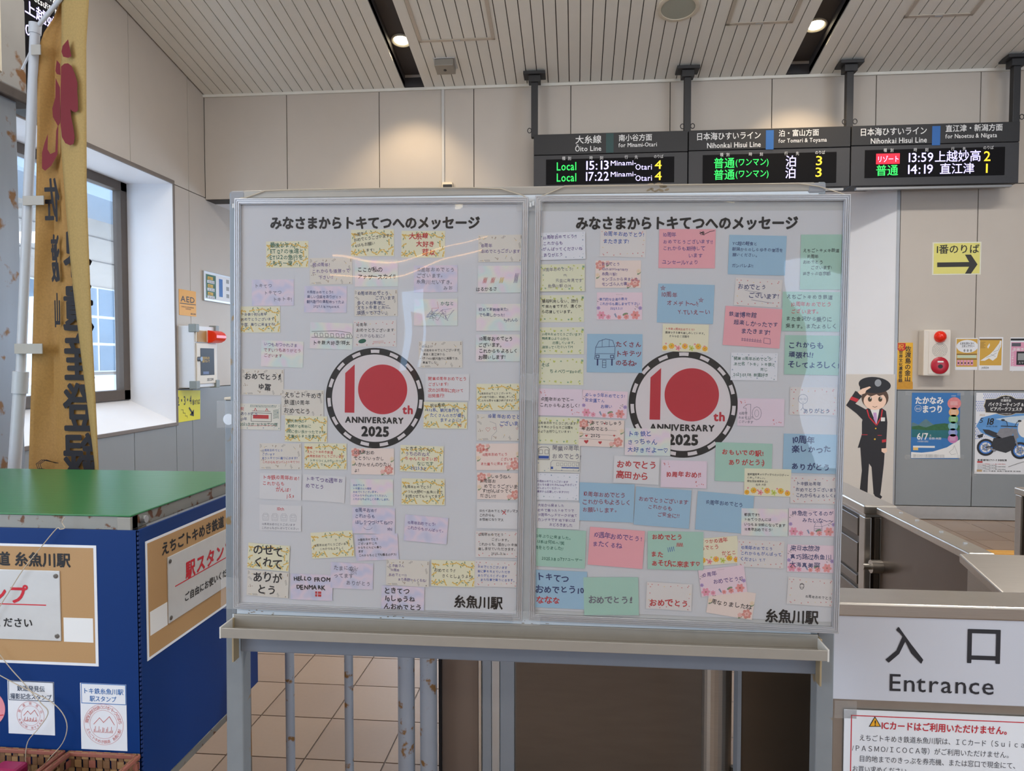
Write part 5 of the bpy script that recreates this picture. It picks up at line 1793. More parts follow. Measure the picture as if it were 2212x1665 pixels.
def flower(mb, x, y, r, m, core, z, n=5, a=0, wd=.62):
    for i in range(n):
        t = a + 2 * math.pi * i / n
        mb.ell(x + r * .55 * math.cos(t), y + r * .55 * math.sin(t), r * .5, r * .5 * wd, z + i * 4e-7, m, 8, t)
    mb.ell(x, y, r * .22, r * .22, z + 3e-6, core, 8)


def clip_in(p, e=.0):
    return abs(p[0]) < CW / 2 - e and abs(p[1]) < CH / 2 - e


def print_mesh(st):
    r = random.Random(ord(st) * 3 + 1)
    mb = MB()
    if st == 'F':
        for (x, y) in border(r, 20, .0075):
            a = r.uniform(0, 6.28)
            for k in range(6):
                d = (k - 2.5) * .0021
                px, py = x + d * math.cos(a), y + d * math.sin(a)
                if clip_in((px, py), .002):
                    mb.ell(px + r.uniform(-.0008, .0008), py + r.uniform(-.0008, .0008), .0021, .0013, PZ + k * 3e-7, MIMO[k % 2], 7, a + (.6 if k % 2 else -.6))
            for sgn in (-1, 1):
                px, py = x + .0045 * math.cos(a + sgn * 2.2), y + .0045 * math.sin(a + sgn * 2.2)
                if clip_in((px, py), .0026) and r.random() < .75:
                    mb.ell(px, py, .003, .0011, PZ, LEAF, 7, a + sgn * 2.2)
    elif st == 'B':
        for k, (x, y) in enumerate(border(r, 16, .005)):
            a = r.uniform(0, 6.28)
            if k % 3 == 0:
                for i in range(8):
                    d = (i - 4) * .0014
                    px, py = x + d * math.cos(a), y + d * math.sin(a)
                    if clip_in((px, py), .002):
                        mb.ell(px + .001 * (i % 2 * 2 - 1) * math.sin(a), py - .001 * (i % 2 * 2 - 1) * math.cos(a), .0012, .0006, PZ, SPRIG2, 6, a + .8)
            elif k % 3 == 1:
                q = (x + .006 * math.cos(a), y + .006 * math.sin(a))
                if clip_in(q):
                    mb.stroke([(x, y), q], .0006, PZ, SPRIG2)
                    mb.ell(q[0], q[1], .0012, .0012, PZ, HEART2, 7)
            else:
                for i in range(6):
                    mb.ell(x + r.uniform(-.004, .004) * (abs(x) < CW / 2 - .006), y + r.uniform(-.0025, .0025) * (abs(y) < CH / 2 - .005), .0014, .0006, PZ, SPRIG, 6, r.uniform(0, 3))
    elif st == 'H':
        for k, (x, y) in enumerate(border(r, 24, .0065)):
            mb.heart(x, y, .0014 if k % 5 else .0011, PZ, HEART2 if k % 6 == 3 else HEART, r.uniform(-.4, .4))
    elif st in 'SD':
        for k, (x, y) in enumerate(border(r, 24, .005)):
            mb.star(x, y, (.0019 if k % 3 == 0 else .0011), PZ, STARM if k % 2 else STARM2, 5, .42, r.random())
    elif st == 'V':
        for k, (x, y) in enumerate(border(r, 26, .0055)):
            s = r.choice((.001, .0013, .0019))
            for i in range(4):
                t = i * 1.571 + r.random()
                mb.ell(x + s * .8 * math.cos(t), y + s * .8 * math.sin(t), s * .75, s * .65, PZ, CLOV if k % 4 == 0 else CLOV2, 6, t)
    elif st == 'P':
        for (x, y, s, c) in ((-.036, .018, .0105, 0), (-.021, .0225, .0045, 1), (-.041, -.002, .0045, 2), (.034, -.017, .0105, 0), (.021, -.0215, .005, 1), (.041, .006, .005, 2)):
            mb.ell(x + .001, y - .007 if s > .008 else y - .004, .005, .002, PZ - 2e-6, LEAF, 8, .7)
            flower(mb, x, y, min(s, CH / 2 - abs(y), CW / 2 - abs(x)) if s < .008 else s * .92, ROSE[c], ROSE[3] if s > .008 else ROSE[1], PZ, 6, x * 40, .8)
            if s > .008:
                flower(mb, x, y, s * .5, ROSE[1], ROSE[3], PZ + 4e-6, 5, .4, .8)
    elif st == 'M':
        for (x, y, s, c) in ((-.036, -.0185, .0085, 0), (-.022, -.022, .005, 0), (.0, -.0225, .0045, 2), (.014, -.0215, .0055, 2), (.032, -.018, .009, 2), (.0415, -.004, .004, 1), (-.042, -.004, .0038, 1)):
            flower(mb, x, y, s, COSM[c], ROSE[3], PZ, 6, x * 30, .7)
        mb.ell(.012, -.0165, .006, .003, PZ - 2e-6, LEAF, 8, .3)
        for (x, y) in ((-.041, .012), (.034, -.003)):
            for i in range(7):
                mb.ell(x + .003 * math.cos(i), y + .0035 * math.sin(i * 1.3), .001, .0007, PZ, SPRIG2, 6, i)
        for i in range(4):
            mb.ell(-.009 + .001 * i, -.016 - .0018 * i, .0024, .0009, PZ, STARM, 7, .7 + .3 * i)
        mb.text('MESSAGE', 0, .0225, .0022, SPRIG, PZ, 'c', sp=.25)
    elif st == 'U':
        for i in range(7):
            x = -.04 + i * .0132
            y = -.0205 + (i % 2) * .004
            s = (.0062 if i % 2 else .0055)
            s = min(s, CH / 2 - abs(y) - .0005, CW / 2 - abs(x) - .0005) if i in (0, 6) else min(s, .0068)
            flower(mb, x, y, s, SUNF[(0, 0, 3, 0, 2, 0, 0)[i]], SUNF[1], PZ, 10 if i in (0, 1, 3, 5, 6) else 5, 0, .5 if i % 2 else .6)
        for i in range(9):
            x = -.038 + i * .0095
            flower(mb, x, -.012 - (i % 3) * .002, .0022, SUNF[2] if i % 2 else SUNF[3], SUNF[1], PZ + 5e-6, 5)
    elif st == 'Q':
        for i in range(16):
            sx = -1 if i % 2 else 1
            x, y = sx * (.042 - r.uniform(0, .018)), -sx * (.024 - r.uniform(0, .012))
            mb.heart(x, y, r.choice((.0009, .0014)), PZ, HEART, r.uniform(-.4, .4))
    else:
        return None
    return mb.mesh('print')


BASEM = {}
PRINTM = {}
for st in BASE:
    w, h = SIZE.get(st, (CW, CH))
    BASEM[st] = MB().box(-w / 2, w / 2, -h / 2, h / 2, 0, .0002, BASE[st]).mesh('card')
    if st not in SIZE and st not in 'RCW':
        PRINTM[st] = print_mesh(st)
INK = {'k': mat('pen_black', (40, 38, 40), .6, var=0), 'n': mat('pen_navy', (48, 58, 104), .6, var=0), 'u': mat('pen_blue', (50, 82, 158), .6, var=0),
       'r': mat('pen_red', (190, 56, 58), .6, var=0), 'g': mat('pen_green', (40, 96, 78), .6, var=0), 'v': mat('pen_violet', (96, 74, 130), .6, var=0),
       'y': mat('pen_grey', (112, 108, 120), .6, var=0), 'm': mat('pen_maroon', (140, 66, 82), .6, var=0), 'o': mat('pen_yellow', (206, 170, 40), .6, var=0)}
HZ = .0002 + 1.7e-5


def write(mb, text, ink, w, h, r, big=1.0, dy=0, dx=0, slant=0, rot=0, bold=0):
    lines = text.split('|')
    n = len(lines)
    rows = []
    for ln in lines:
        c = ink
        if len(ln) > 1 and ln[1] == ':' and ln[0] in INK:
            c, ln = ln[0], ln[2:]
        ind = len(ln) - len(ln.lstrip(' '))
        rows.append((c, ind, ln.strip(' ')))
    mw_ = max(textw(t) + ind * .5 for c, ind, t in rows)
    size = min(.215 * CH * big, h * .93 / (n * 1.17), w * .89 / mw_)
    lead = min(size * 1.45, h * .92 / max(n, 1))
    x0 = -w * .5 + max(.06 * w, (w - mw_ * size) * .45) + dx * w
    y0 = lead * (n - 1) / 2 - size * .36 + dy * h
    for i, (c, ind, t) in enumerate(rows):
        mb.text(t, x0 + ind * .5 * size + r.uniform(-.02, .02) * w * .3, y0 - i * lead, size, INK[c], HZ, jit=1.0, rnd=r, w=.026 + bold, slant=slant, rot=rot + r.uniform(-.012, .012))


def S(mb, pts, c, wd=.00055):
    mb.stroke([(x / 1000, y / 1000) for x, y in pts], wd, HZ, INK[c])


def draw(mb, kind, r):
    if kind == 'train':
        S(mb, [(-42, 8), (10, 11), (40, 8), (45, 0), (44, -4), (-42, -4)], 'k', .0009)
        for i in range(7):
            x = -36 + i * 11.5
            S(mb, [(x, 5), (x + 6, 5), (x + 7, -2), (x + 1, -2.5), (x, 5)], 'k', .0008)
    elif kind == 'scribble':
        for c, n, (a, b) in (('v', 30, (24, -2)), ('k', 24, (2, -6)), ('u', 20, (-8, 4)), ('r', 8, (0, 10))):
            S(mb, [(a + r.uniform(-16, 16), max(-24, min(22, b + r.uniform(-16, 12)))) for _ in range(n // 2)], c, .0005)
    elif kind == 'dashes':
        for c, a in (('r', -36), ('r', -20), ('o', -2), ('v', 28)):
            S(mb, [(a + i * 1.1 + (i % 2) * 3, -8 + (i % 2) * (12 if c != 'v' else 20)) for i in range(8)], c, .0006)
    elif kind == 'blob':
        mb.ell(-.027, -.016, .0085, .0045, HZ, INK['g'], 14, .2)
        S(mb, [(-4, -20), (18, -19)], 'r', .0006)
        S(mb, [(-4, -17), (18, -16)], 'r', .0006)
    elif kind == 'redtrain':
        S(mb, [(-18, 8), (26, 8), (26, -10), (-18, -10), (-18, 8)], 'k', .0009)
        mb.box(-.014, .020, -.004, .004, HZ - 2e-6, HZ, INK['r'])
        S(mb, [(-16, 12), (24, 12)], 'k', .0008)
        for x in (-9, 16):
            S(mb, [(x - 3, 12), (x, 18), (x + 3, 12)], 'r', .0012)
        S(mb, [(-26, -16), (36, -14)], 'k', .0006)
        S(mb, [(-24, -20), (36, -18)], 'r', .0008)
        for i in range(18):
            S(mb, [(-20 + i * 3.2, 20), (-18 + i * 3.2, 25)], 'g', .0009)
        for i in range(8):
            S(mb, [(30, 14 - i * 2.4), (42, 16 - i * 2.4)], 'g', .0008)
    elif kind == 'fronts':
        for i in range(4):
            x = -32 + i * 20
            S(mb, [(x - 6, -6), (x - 7, 4), (x - 4, 9), (x + 4, 9), (x + 7, 4), (x + 6, -6), (x - 6, -6)], 'y', .0004)
            S(mb, [(x - 4, 6), (x + 4, 6), (x + 4, 1), (x - 4, 1), (x - 4, 6)], 'y', .0004)
            S(mb, [(x - 5, -3), (x + 5, -3)], 'y', .0004)
    elif kind == 'flag':
        for a in (0, 1):
            for b in (0, 1):
                mb.box(.008 + a * .0062, .0128 + a * .0085, -.0195 + b * .006, -.0145 + b * .006, HZ - 1e-6, HZ, INK['r'])
    elif kind == 'hearts':
        for (x, y, s) in ((-22, -4, 5), (-8, -2, 3.5), (6, 2, 2), (38, -2, 2.4)):
            pts = []
            for i in range(13):
                t = 2 * math.pi * i / 12
                pts.append((x + s * 16 * math.sin(t) ** 3 / 17, y + s * (13 * math.cos(t) - 5 * math.cos(2 * t) - 2 * math.cos(3 * t) - math.cos(4 * t)) / 17))
            S(mb, pts, 'r', .0005)
        S(mb, [(-18, 12), (-6, 8), (-4, -8), (-14, -18), (-15, -26)], 'y', .0005)
    elif kind == 'front':
        S(mb, [(-38, 12), (-32, 24), (-18, 29), (-4, 26), (0, 14), (-38, 12)], 'n', .001)
        S(mb, [(-38, 12), (-40, -12), (0, -12), (1, 14)], 'n', .001)
        S(mb, [(-38, -1), (0, -1)], 'n', .0009)
        S(mb, [(-25, 28), (-25, 13)], 'n', .0008)
        S(mb, [(-11, 28), (-11, 13)], 'n', .0008)
        for x in (-37, -8):
            S(mb, [(x, -4), (x + 6, -4), (x + 6, -9), (x, -9), (x, -4)], 'n', .0014)
            S(mb, [(x + 3, -12), (x + 3, -24)], 'n', .003)
        for y in (-14, -19, -24):
            S(mb, [(-24, y), (-17, y), (-17, y - 5), (-24, y - 5), (-24, y)], 'n', .0009)
    elif kind == 'ten':
        S(mb, [(-34, 10), (-26, 16), (-20, 16), (-20, -14), (-29, -14), (-29, 8), (-34, 8), (-34, 10)], 'y', .0008)
        S(mb, [(-8 + 9 * math.cos(t * .524), -2 + 13 * math.sin(t * .524)) for t in range(13)], 'y', .0008)
        S(mb, [(-8 + 4 * math.cos(t * .524), -2 + 7 * math.sin(t * .524)) for t in range(13)], 'y', .0006)
    elif kind == 'face':
        S(mb, [(-20 + 9 * math.cos(t * .4), 4 + 9.5 * math.sin(t * .4)) for t in range(17)], 'n', .0006)
        for x in (-24, -16):
            S(mb, [(x + 2.2 * math.cos(t * .8), 4 + 1.6 * math.sin(t * .8)) for t in range(9)], 'n', .0005)
        S(mb, [(-22, -2), (-18, -2)], 'n', .0005)
        S(mb, [(-20, -6), (-20, -13), (-24, -18)], 'n', .0008)
        S(mb, [(-20, -13), (-16, -18)], 'n', .0008)
    elif kind == 'twotrains':
        S(mb, [(-40, -2), (-40, 20), (-34, 24), (-22, 24), (-17, 20), (-17, -2), (-40, -2)], 'k', .0009)
        mb.box(-.039, -.018, .0, .006, HZ - 2e-6, HZ - 1e-6, INK['u'])
        for x in (-38, -26):
            S(mb, [(x, 18), (x + 7, 18), (x + 7, 10), (x, 10), (x, 18)], 'k', .0007)
        S(mb, [(-14, -24), (-14, -8), (-10, -3), (44, -6), (44, -24), (-14, -24)], 'y', .0008)
        for i in range(6):
            S(mb, [(-2 + i * 8, -8), (3 + i * 8, -8), (3 + i * 8, -14), (-2 + i * 8, -14), (-2 + i * 8, -8)], 'y', .0005)
        mb.box(.008, .0435, -.019, -.0165, HZ - 2e-6, HZ - 1e-6, INK['u'])
        mb.box(-.0135, -.009, -.021, -.016, HZ - 2e-6, HZ - 1e-6, INK['u'])
    elif kind == 'smalltrain':
        S(mb, [(4, -8), (7, 0), (16, 0), (19, -8), (19, -17), (4, -17), (4, -8), (19, -8)], 'n', .0006)
        S(mb, [(5, -13), (18, -13)], 'n', .0008)
        S(mb, [(19, -8), (34, -2)], 'n', .0005)
    elif kind == 'track':
        S(mb, [(-20, -24), (20, -26)], 'n', .0007)
        S(mb, [(-20, -27), (20, -29)], 'n', .0007)
        for i in range(8):
            S(mb, [(-18 + i * 5, -22.5), (-18 + i * 5, -29)], 'n', .0006)
        S(mb, [(24, -20), (36, -21), (37, -31), (24, -30), (24, -20)], 'n', .0007)
    elif kind == 'underline':
        S(mb, [(-26, 3), (8, 0)], 'n', .0006)
        S(mb, [(-12, -15), (28, -19)], 'n', .0006)
    elif kind == 'stars':
        for (x, y) in ((-46, 30), (30, 8)):
            S(mb, [(x + 5 * math.cos(1.571 + i * 2.513), y + 5 * math.sin(1.571 + i * 2.513)) for i in range(6)], 'm', .0007)
    elif kind == 'wave':
        S(mb, [(-16 + i * 2, 6 + (i % 2) * -10 + i * .4) for i in range(8)], 'u', .0007)
        S(mb, [(2 + i * 1.6, 8 + (i % 2) * 8) for i in range(9)], 'r', .001)
    elif kind == 'redhearts':
        for (x, y, s) in ((-30, -18, 5), (-2, -19, 4), (26, -4, 2.5), (6, 20, 2.2), (-30, -6, 3)):
            mb.heart(x / 1000, y / 1000, s / 1000, HZ, INK['r'], .1)
        for y in (8, -2, -12):
            S(mb, [(-44, y), (30, y - 2)], 'k', .0004)
    elif kind == 'smile':
        S(mb, [(-12 + 9 * math.cos(3.14 + t * .35), -14 + 5 * math.sin(3.14 + t * .35)) for t in range(10)], 'n', .0006)
        for x in (-18, -8):
            S(mb, [(x - 2, -10), (x, -7), (x + 2, -10)], 'n', .0006)
    elif kind == 'hairtangle':
        S(mb, [(4 + r.uniform(-8, 10), 12 + r.uniform(-9, 9)) for _ in range(16)], 'y', .0005)
    elif kind == 'rocket':
        S(mb, [(28 + r.uniform(-6, 6), 31 + r.uniform(-4, 4)) for _ in range(16)], 'k', .0009)
        S(mb, [(34, 29), (44, 34), (53, 36)], 'k', .0012)
    elif kind == 'person':
        S(mb, [(-18 + 4 * math.cos(t * .7), 10 + 6 * math.sin(t * .7)) for t in range(10)], 'k', .001)
        S(mb, [(-22, 14), (-14, 14)], 'k', .001)
        S(mb, [(-21, 8), (-15, 8)], 'k', .0008)


WORD = {'F': 'yellow mimosa card', 'B': 'beige sprig card', 'R': 'pastel rainbow card', 'C': 'lilac sky card', 'H': 'white hearts card', 'S': 'white stars card',
        'V': 'cream clover card', 'P': 'peach rose card', 'M': 'pink cosmos card', 'U': 'sunflower card', 'Q': 'pale pink hearts card', 'W': 'plain white card', 'D': 'ivory card',
        'b': 'blue note', 'g': 'green note', 'G': 'tall green note', 'p': 'pink note'}
CARDS = []
# style, pixel centre, tilt, ink, text, what singles it out, options
CARDS = [
    # left poster
    ('F', 620.5, 549.5, 0, 'g', '最後10せん!|ET127の後進と|ET122の急行を| もう一度…', 'with four small green lines, leftmost of the top row', {}),
    ('F', 804.5, 524.5, 0, 'k', '10周年!|おめでとうございます!!| 455もお願い|     します!', 'with slanting black writing right under the left title', dict(rot=.12)),
    ('F', 914, 527.5, -1, 'r', '大糸線|  大好き|    芽以', 'with only red characters under the left title', dict(big=1.15)),
    ('B', 715, 585.5, 0, 'v', '㊗10周年!|これからも頑張って|   下さい!!', 'with circled character, just above a lilac card', dict(big=1.2)),
    ('R', 813, 590, 0, 'k', 'ここが私の|アナザースカイ!!', 'with two bold black lines, below the top centre mimosa card', dict(big=1.1, bold=.012)),
    ('C', 589.5, 632, 0, 'y', 'トキてつ|    トキてつ|        トキトキ!', 'with three stepped thin lines at the left edge of the left poster', {}),
    ('C', 703, 646.5, -1, 'n', '10周年おめでとう!!|楽しい企画をありがとう|観光急行の運転待ってたよ|    2025.3.16 Hayate.K', 'with four navy lines and a date, left poster', dict(big=1.1)),
    ('F', 560, 690, 0, 'n', 'トキ鉄♡祝10周年|おめでとうございます。|今度、乗りに来ますね!', 'with three navy lines and a heart, at the left frame', {}),
    ('B', 812, 654, 0, 'n', '10周年おめでとう|         ございます|多くのお客様に|えちトキ君と共に、|頑張って下さい。', 'with five small navy lines, below the bold rainbow card', {}),
    ('R', 715.5, 725.5, -2, 'k', 'トキ鉄大好き!祥太', 'with a drawn train of seven windows', dict(draw='train', dy=-.27, big=1.3, bold=.01)),
    ('H', 810, 720, 0, 'k', '10周年|おめでとうございます|y:これからも友に!!', 'with a solid green blob, above the left emblem', dict(draw='blob', dy=.12, big=1.1)),
    ('R', 609.5, 764.5, -2, 'v', 'いつもおつかれさま|m:ですいつもありがとう|m:ございます', 'with violet and red lines, right above a beige card at left', dict(dy=.14)),
    ('C', 941, 602, 0, 'y', '10周年おめでとう|ございます。|糸魚川だいすき。|           みお', 'with four thin grey lines, upper right of the left poster', dict(big=1.05)),
    ('R', 941, 674.5, 0, 'g', 'かなと', 'covered in tangled coloured scribbles', dict(draw='scribble', dx=.3, dy=.32, big=.8)),
    ('B', 951.5, 765.5, 0, 'k', '2025.2.17|  10周年おめでとうございます| 運良く直江津から| クハ455観光急行に乗車でき、| 最高でした!', 'with five black lines, upper right of the left emblem', {}),
    ('B', 1081, 536.5, 0, 'v', '10周年|おめでとうございます', 'with two wide lines in the top right corner of the left poster', dict(big=1.3)),
    ('R', 1080, 603, 0, 'k', 'はるかるさ', 'with red, yellow and violet zigzag scrawls', dict(draw='dashes', dx=-.28, dy=-.36, big=.75)),
    ('R', 1076.5, 685.5, 0, 'n', '初めて新幹線来た!|でも楽しかった!|              byれんら', 'with navy lines on its upper half, right edge of left poster', dict(dy=.1, big=1.1)),
    ('R', 1075.5, 751.5, 0, 'k', '10周年おめでとう|ございます。|これからもよろしく|お願いします!', 'with four bold black lines at the right edge of left poster', dict(bold=.014, big=1.1)),
    ('B', 567.5, 825, -1, 'k', 'おめでとう!!|    ゆ冨', 'with a big black looping signature', dict(big=1.5)),
    ('B', 653.5, 870, -1, 'k', 'えちごトキめき|鉄道10周年|おめでとう', 'with three black lines, touching the left of the left emblem', dict(big=1.05)),
    ('D', 560.5, 900, -1, 'n', 'r:祝|ありがとう|10年|g:2025.3.17   k:トキてつ様', 'with a drawn red-banded train and green scribbled trees', dict(draw='redtrain', big=.8, dx=-.02)),
    ('F', 661, 926.5, -1, 'g', '観光急行の|再開が10周年に|間に合い良かったですね|千葉からまた来ます!!', 'with four large dark green lines, lower left of left emblem', dict(big=1.2)),
    ('B', 606, 985.5, 0, 'u', '10周年おめでとう|ございます|またトキてつに乗りにきます!!|r:これからもガンバレ!!トキてつ!!', 'with blue lines above a red line, left poster', {}),
    ('F', 703, 985.5, 0, 'r', '魅惑|えちごトキめき鉄道|10周年おめでとうございます|g:  トキてつくんかわいかった|g:         です。', 'with red lines above green lines, left poster', {}),
    ('P', 805, 996.5, 0, 'k', '10週年おめ|でとう!いっかし|んかんせんのりたい|よ!', 'with four black lines right below the left emblem', dict(big=1.1)),
    ('W', 606, 1051, -1.5, 'r', 'トキ鉄10周年おめ!|これからも|      がんば!|           j.S.s', 'with four large red lines, left poster', dict(big=1.2)),
    ('W', 699.5, 1055, -3, 'v', 'トキてつ10週年お|めでとう', 'with two violet lines on its top half, left poster', dict(big=1.1, dy=.2)),
    ('R', 803, 1063, 0, 'u', 'おめでとう|トキ鉄さん10周年|おめでとうございます。|これからもがんばってください。|これからもよろしくお願いします。', 'filled with five blue lines, below the peach rose card', dict(bold=.006)),
    ('W', 966, 836.5, -.5, 'r', '開業10周年おめでとう|ございます!|次の20周年に向けて|出発進行!', 'with four red lines at the right of the left emblem', {}),
    ('F', 962, 897, -.5, 'u', 'k:  祝10周年|455系、観光急行を|  たくさんの方が乗れ|       ますように!!|r:                shi', 'with blue lines at the right of the left emblem', {}),
    ('F', 1077, 857.5, .5, 'k', '10周年おめでとうございます!|トキ鉄で出会い、結婚しました。|この先も幸せを運び続けますように', 'with three small black lines at the right edge of left poster', {}),
    ('B', 1077, 923, 0, 'u', '10周年おめでとう|     ございます', 'with red heart drawings at the right edge of left poster', dict(draw='hearts', dy=.28, dx=.18, big=.85)),
    ('P', 1076, 986.5, 1, 'r', 'トキ鉄|  10周年おめでとう|             ございます!!| また乗りに来ます!!', 'with red writing at the right edge of left poster', {}),
    ('P', 1078, 1050, 0, 'k', '     しゅうねん|10周年お|  めでとうございま| す!がんばってく|ださい!!!', 'with black writing at the right edge of left poster', {}),
    ('F', 911, 991, -1.5, 'k', 'ときてつくん|v:うちのおねえ|r:ちゃんと10さいお|g:      なじです|u:   2025.3.2', 'with lines in black, violet, red and green', {}),
    ('F', 914, 1062, 0, 'k', '10周年おめでとう!!|いつも大野町〜糸魚川まで| 利用させてもらってます', 'with three small black lines, second below the left emblem at right', {}),
    ('W', 605.5, 1118.5, -1, 'y', '10周年おめでとうございます|これからもがんばってください!', 'with four pencil train fronts and red 10th', dict(draw='fronts', dy=-.33, big=.75, extra=('10th', 'r', .0, .016, .0095))),
    ('C', 807, 1124.5, -.5, 'n', '10周年おめ!!|これからも|はしりつづけてね!!♡|                shi', 'with a drawn smiling face, left poster', dict(draw='smile', dy=.05)),
    ('F', 718, 1176, 4.5, 'k', '                ♡|10周年おめでとうございます。|    これからもよろしく', 'tilted upward with two small black lines, left poster', {}),
    ('C', 814, 1181.5, 3, 'k', '10周年おめでとう|ございます!これ|からもどんどん乗り|ます|これからもどこでも乗るのデス!', 'with five bold black lines, left poster', dict(bold=.012)),
    ('F', 580, 1203, -3.5, 'k', 'のせて|くれて', 'with two rows of very large black characters at lower left', dict(big=2.0)),
    ('B', 578.5, 1261, -3, 'k', 'ありが| とう', 'with very large black characters at the lower left corner', dict(big=2.0)),
    ('C', 673, 1268, -1, 'k', 'HELLO FROM| DENMARK', 'reading HELLO FROM DENMARK with a red flag', dict(draw='flag', big=1.25, dy=.16, bold=.012)),
    ('C', 760, 1243.5, -1, 'y', 'たまにの|ってます|     ありがとう', 'with large grey words and a scribble, near the bottom of left poster', dict(draw='hairtangle', big=1.3)),
    ('C', 920, 1143, -4, 'v', '10周年おめでとう!|これからもがんばって。', 'tilted down with two tall thin lines, alone at right of left poster', dict(big=1.35, dy=.1)),
    ('B', 880.5, 1237.5, -1.5, 'v', 'とき鉄さん| 10周年|おめでとー!!!|      また長野からくるね!', 'with four violet lines and pen strokes, bottom of left poster', {}),
    ('F', 978.5, 1238.5, -.5, 'k', 'おめでとう!!|    さくとしょうより', 'with two black lines above the left station name', dict(big=1.25)),
    ('C', 870, 1294, -1, 'k', 'ときてつ|10しゅうね|んおめでとう', 'with huge thin black characters, cut by the bottom frame', dict(big=1.8)),
    ('H', 1073, 1239, -.5, 'u', 'おめでとうございます|皆に夢を与えていただき|ありがとうございます|  また仕事で乗りにきます。', 'with four blue lines at the bottom right of left poster', {}),
    ('H', 1074.5, 1175.5, 0, 'k', '10周年おめでとう|        ございます。|これからも、面白いトキ鉄|楽しませていただきます。|        2025.-3.14.', 'with five black lines at the right edge of left poster', {}),
    ('W', 1077, 1113, 0, 'k', '10カイおめでとうございマス|これからも|お世話になりマス', 'with three black lines at the right edge of left poster', dict(bold=.008, extra=('X', 'r', .012, .002, .012))),
    # right poster
    ('S', 1215.5, 531, 1, 'v', '10周年おめでとう!!|これからも|がんばってくださいね|ありがとう', 'with four violet lines at the top left of right poster', dict(bold=.008)),
    ('V', 1214.5, 600, 0, 'y', '10周年おめでとう!|           m:|       元旦に発見です|   糸魚川駅 O.H.', 'with pale pencil lines, topmost of the clover column', {}),
    ('V', 1213, 666.5, 0, 'k', '普段利用しない、旅行|で来た者ですが、遠くか|ら応援しています。', 'with three bold black lines, second of the clover column', dict(bold=.01, dy=.08, big=1.1)),
    ('V', 1213, 736, 0, 'g', '10周年おめでとうございます!|隣県富山より心から|       応援しています。|頑張ってください! T.M', 'with four green lines, third of the clover column', {}),
    ('V', 1212, 802, -.5, 'g', 'そば|    ちょべりーgood!!', 'with two green lines ending in good', dict(big=1.2, dy=.12)),
    ('H', 1345.5, 525.5, -2, 'u', '10周年おめでとう!|またきます!', 'with two blue lines just under the right title', dict(dy=.2, big=1.15)),
    ('P', 1335, 592, -.5, 'v', 'おめでとう|10th anniversary|糸魚川駅!|モンゴルから来ました。|モンゴル人だ事。', 'with violet lines and the words 10th anniversary', dict(dx=.08)),
    ('M', 1338, 661, -.5, 'u', '魅力的な企画の数々|これからも楽しませて下さい|       2025.2.11', 'with bold blue lines and signature, upper right poster', dict(bold=.008, dy=.08)),
    ('b', 1327.5, 763, -.5, 'm', 'たくさん|トキテツ|のるね。', 'with a big drawn train front', dict(draw='front', dx=.28, big=1.1)),
    ('p', 1484, 537, -1, 'v', '10周年|おめでとうございます!!|これからも期待して|           います|ユンセールYより', 'with five thin lines under the right title', dict(draw='rocket')),
    ('b', 1481, 656, -2, 'm', '10周年|  オメデト〜!!|      Y.Tいぇーい', 'with large maroon words and two stars', dict(draw='stars', big=1.7)),
    ('U', 1480.5, 730, -1.5, 'k', 'r:トキ鉄10周年おめでとう!!|乗車できる事を楽しみしています。|   さらなるご活躍を| ', 'with a red headline, right above the right emblem', dict(dy=.12)),
    ('b', 1635.5, 551, -2, 'n', 'YC超の軽食と|新潟からのしらゆきの復活を|願いください。| |ガンバレよ!!', 'with navy lines, below the right end of the right title', {}),
    ('G', 1773, 566, -.5, 'k', 'えちごトキメキ鉄道|  10周年|おめでとう|    ございます!|18きっぷ@京都', 'at the top right corner', dict(big=1.0)),
    ('H', 1637.5, 632, -4, 'n', 'おめでとう|    ございます!', 'with two underlined navy lines, tilted', dict(draw='underline', big=1.25, dy=.05)),
    ('p', 1625.5, 706.5, -4, 'n', '鉄道博物館|  超楽しかったです|     またきます!', 'with large navy words and a drawn track', dict(draw='track', big=1.45, dy=.1)),
    ('g', 1752, 673, -1, 'k', 'えちごトキめき鉄道|r:  10周年おめでとう|r:  ございます。|また金沢から乗りに|来ます。またよろしく', 'with black and red lines at the right edge', dict(big=1.15)),
    ('S', 1629, 792, -1, 'g', '開業10周年おめでとう!|あだ名「トキ」トキ鉄と|              同じ|2025.03.08. 鉄道好き', 'with four green lines, upper right of right emblem', {}),
    ('g', 1757, 767, -1, 'n', 'これからも|頑張れ!!|そしてよろしく!', 'with three large navy lines at the right edge', dict(big=1.8)),
    ('Q', 1643.5, 890.5, -.5, 'y', '10周年|おめでとう|ございます', 'with a big pencil drawn 10', dict(draw='ten', dx=-.28, dy=-.2, big=.5)),
    ('H', 1757, 866.5, -.5, 'n', 'ありがとう', 'with a child face drawn in navy, at the right edge', dict(draw='face', dx=.1, dy=-.35, big=.9)),
    ('b', 1754, 980, -1, 'n', '10周年|楽しかった| |ありがとう', 'with large navy words at the right edge', dict(big=1.45)),
    ('g', 1606, 998.5, -1.2, 'r', 'おもいでの駅!|  ありがとう:)', 'with two red lines, touching the lower right of the right emblem', dict(big=1.1, dy=.12)),
    ('U', 1658, 1042, -.8, 'k', '首都圏発車メロディからのメロディー|に戻してほしい。|線虫虫探検隊参上!!|       松井 大空', 'with four black lines overlapping a green note', dict(dy=.1)),
    ('H', 1758, 1058, -.5, 'n', 'トキ鉄10周年|おめでとうございます|これからもよろしくね', 'with three navy lines at the right edge', dict(dx=.06)),
    ('b', 1565, 1107, -4, 'n', '10周年おめでとう', 'with one small navy line on its top, mostly empty', dict(dy=.24, big=.8)),
